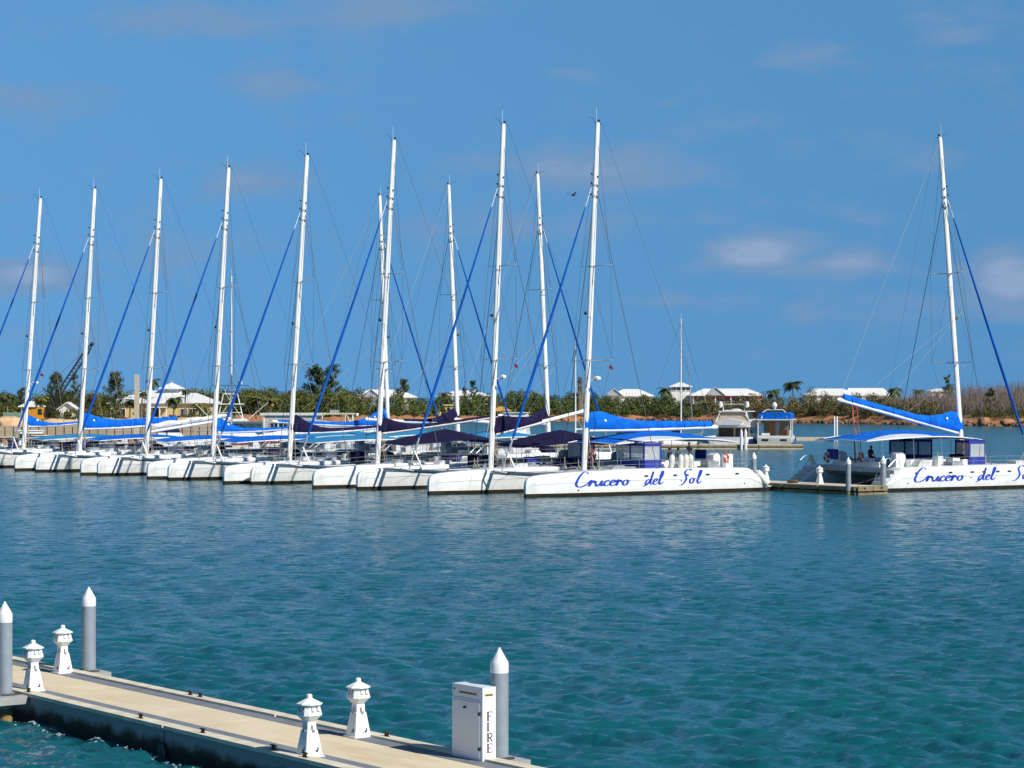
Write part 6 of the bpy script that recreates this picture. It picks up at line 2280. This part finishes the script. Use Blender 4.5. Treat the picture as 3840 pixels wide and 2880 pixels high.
def fire_letter(ch, zc, h=0.145, w=0.115):
    """serif capitals, heavy left stems, thin light serifs"""
    y0 = -0.045
    t_ = 0.034
    thin = 0.010
    b = MB()
    X0, X1 = 0.4755, 0.4785

    def bar(ya, yb, za, zb):
        b.box(X0, X1, y0 + ya, y0 + yb, zc + za, zc + zb)
    if ch in 'FIE':
        bar(0.0, t_, 0, h)
    if ch == 'I':
        bar(-0.012, t_ + 0.012, h + .0005, h + thin)
        bar(-0.012, t_ + 0.012, -thin, -.0005)
    if ch in 'FE':
        bar(-0.012, w, h + .0005, h + thin)
        bar(w - .009, w, h - .035, h)
        bar(t_ + .0005, w * .65, h * .5 - thin / 2, h * .5 + thin / 2)
        bar(w * .65 + .0005, w * .65 + .008, h * .5 - .02, h * .5 + .02)
    if ch == 'F':
        bar(-0.012, t_ + .014, -thin, -.0005)
    if ch == 'E':
        bar(-0.012, w, -thin, -.0005)
        bar(w - .009, w, 0, .04)
    if ch == 'R':
        bar(0.0, t_, 0, h)
        bar(-0.012, t_ + .014, -thin, -.0005)
        bar(-0.012, w * .6, h + .0005, h + thin)
        pts = [(w * .6, h), (w * .88, h * .9), (w * .95, h * .74), (w * .85, h * .58), (w * .55, h * .5), (t_, h * .48)]
        for p, q in zip(pts[:-1], pts[1:]):
            d = Vector((q[0] - p[0], q[1] - p[1])).normalized()
            nn = Vector((-d.y, d.x)) * 0.009
            v = [(X, y0 + a, zc + c) for X in (X0, X1) for a, c in ((p[0] + nn.x, p[1] + nn.y), (q[0] + nn.x, q[1] + nn.y), (q[0] - nn.x, q[1] - nn.y), (p[0] - nn.x, p[1] - nn.y))]
            b.add(v, [(0, 1, 2, 3), (4, 7, 6, 5), (0, 4, 5, 1), (1, 5, 6, 2), (2, 6, 7, 3), (3, 7, 4, 0)])
        v = [(X, y0 + a, zc + c) for X in (X0, X1) for a, c in ((w * .42, h * .5), (w * .62, h * .5), (w * 1.08, 0), (w * .84, 0))]
        b.add(v, [(0, 1, 2, 3), (4, 7, 6, 5), (0, 4, 5, 1), (1, 5, 6, 2), (2, 6, 7, 3), (3, 7, 4, 0)])
    b.build('letter', mat('letter_grey', (0.045, 0.045, 0.05), 0.6), cab, smooth=False)


for i, ch in enumerate('FIRE'):
    fire_letter(ch, 0.745 - i * 0.195)

# foam along the dock's edge: irregular flat flecks riding on the waves
rf = random.Random(5)
b = MB()
for i in range(95):
    s = rf.uniform(-52, -36)
    t = T0 - 0.08 - abs(rf.gauss(0, 0.17))
    if rf.random() < 0.12:
        t = T0 - rf.uniform(0.4, 3.0)
    p = DP(s, t)
    n = rf.randint(6, 9)
    L, W = 0.02 + 0.11 * rf.random() ** 2, rf.uniform(0.012, 0.045)
    a0 = DROT + rf.gauss(0, .5)
    pts = []
    for k in range(n):
        a = 2 * math.pi * k / n
        x, y = L * math.cos(a) * rf.uniform(.5, 1.2), W * math.sin(a) * rf.uniform(.4, 1.4)
        pts.append((p.x + x * math.cos(a0) - y * math.sin(a0), p.y + x * math.sin(a0) + y * math.cos(a0)))
    xx, yy = np.array([q[0] for q in pts] + [p.x]), np.array([q[1] for q in pts] + [p.y])
    zz_ = wave(xx, yy, np.full_like(xx, 0.2)) + 0.018
    o = len(b.v)
    b.v += [(x, y, z) for x, y, z in zip(xx.tolist(), yy.tolist(), zz_.tolist())]
    b.v[-1] = (b.v[-1][0], b.v[-1][1], b.v[-1][2] + 0.02)
    b.f += [(o + k, o + (k + 1) % n, o + n) for k in range(n)]
b.build('foam', mat('foam', (0.30, 0.37, 0.40), 0.9), None, kind='stuff')

# ------------------------------------------------------------------ pier between the two rows of catamarans
A = Vector((-0.574, 0.819, 0))               # along the rows
B_ = Vector((0.819, 0.574, 0))
PR = math.atan2(A.y, A.x)
PO = Vector((25.1, 170.6, 0))                # near left corner
TIMB = mat('timber_fender', (0.30, 0.24, 0.14), 0.85, col2=(0.17, 0.13, 0.07), scale=2.5, bump=.3)
PCONC = mat('pier_concrete', (0.52, 0.47, 0.38), 0.9, var=0.12)
pr = thing('floating_pier', 'beige floating pier with timber fenders between the two lettered catamarans', 'pier', PO, PR)
L = 118
MB().box(0.0, L, -2.9, 0, -0.5, 0.47).build('pier_float', SIDE, pr, smooth=False)
MB().box(-0.05, L, -2.95, 0.05, 0.472, 0.60).build('pier_deck', PCONC, pr, smooth=False)
for k in range(10):
    MB().box(k * 4.0 + 0.05, k * 4.0 + 3.9, 0.052, 0.17, 0.30, 0.56).build('timber_fender', TIMB, pr, smooth=False)
    MB().box(k * 4.0 + 0.05, k * 4.0 + 3.9, 0.002, 0.13, 0.02, 0.16).build('timber_fender', TIMB, pr, smooth=False)
for y0, y1 in ((-2.95, -1.5), (-1.45, 0.0)):
    MB().box(-0.2, -0.052, y0, y1, 0.26, 0.62).build('timber_fender', TIMB, pr, smooth=False)
    MB().box(-0.2, -0.002, y0, y1, -0.05, 0.14).build('timber_fender', TIMB, pr, smooth=False)
for y in (-0.6, -2.3):
    MB().box(-0.24, -0.2, y - .07, y + .07, 0.42, 0.54).build('bolt_plate', BLACK, pr, smooth=False)


def PP(a, c, z=0.0):
    """metres along the pier, metres across it towards the right hand row"""
    return PO + A * a + B_ * c + Vector((0, 0, z))


G4 = 'grey piles with white cone caps at the pier'
pile('grey pile with white cone cap at the near left corner of the pier', PP(0.6, -0.25), 2.75, 0.19, G4)
pile('grey pile with white cone cap at the near right corner of the pier', PP(0.5, 3.15), 2.8, 0.21, G4)
pile('grey pile with white cone cap just behind the stern of the catamaran with three people', PP(11.0, -0.3), 2.9, 0.19, G4)
G5 = 'white lighthouse pedestals on the pier'
pedestal('white lighthouse pedestal on the pier just right of the slanting white fender', PP(10.3, 0.3, 0.6), PR, G5, 1.15)
pedestal('white lighthouse pedestal on the pier left of the near corner pile', PP(5.7, 1.6, 0.6), PR, G5, 1.15)
o = MB().lathe([(0.10, 0), (0.42, 0.03), (0.46, 0.14), (0.36, 0.24), (0.12, 0.26)], 16).build('rope_coil', mat('brown_rope', (0.10, 0.05, 0.04), 0.9, var=.3, scale=12, bump=.6), None, loc=PP(8.0, 1.0, 0.6))
tag(o, 'brown coil of mooring rope lying on the pier between its two white pedestals', 'rope coil')
b = MB()
p, q = local(CAT[0], (-12.7, 4.9, 0.6)), PP(8.1, 0.9, 0.75)
b.tube([p.lerp(q, k / 8) - Vector((0, 0, 0.35 * math.sin(math.pi * k / 8))) for k in range(9)], 0.018, 5)
tag(b.build('mooring_line', ROPE, None), 'pale mooring line from the near stern to the rope coil on the pier', 'rope')
b = MB()
p, q = local(CAT[11], (-10.9, -4.9, 2.1)), PP(1.6, 1.2, 0.7)
b.tube([p.lerp(q, k / 8) - Vector((0, 0, 0.3 * math.sin(math.pi * k / 8))) for k in range(9)], 0.018, 5)
tag(b.build('mooring_line', WIRE, None), 'dark mooring line from the right edge catamaran down to the pier end', 'rope')

# gull in the air
gl = thing('gull', 'small dark gull flying between two mast tops', 'bird', P3(2150, 732, 150), R(35))
b = MB()
b.rings([[(x, r * math.cos(a), z + r * math.sin(a)) for a in np.linspace(0, 2 * math.pi, 9)[:-1]] for x, r, z in ((-.24, .015, 0), (-.12, .05, 0), (0.05, .065, 0), (.16, .04, .01), (.22, .035, .015), (.28, .008, .005))])
GUL = mat('gull_grey', (0.09, 0.09, 0.10), 0.8)
b.build('body', GUL, gl)
for s in (-1, 1):
    MB().grid(lambda u, v: (0.06 - 0.16 * v * (1 - .6 * u) - 0.14 * u * u, s * (.04 + .5 * u), .03 + .22 * math.sin(u * 2.0) - .1 * u), 6, 2).build('wing', GUL, gl)
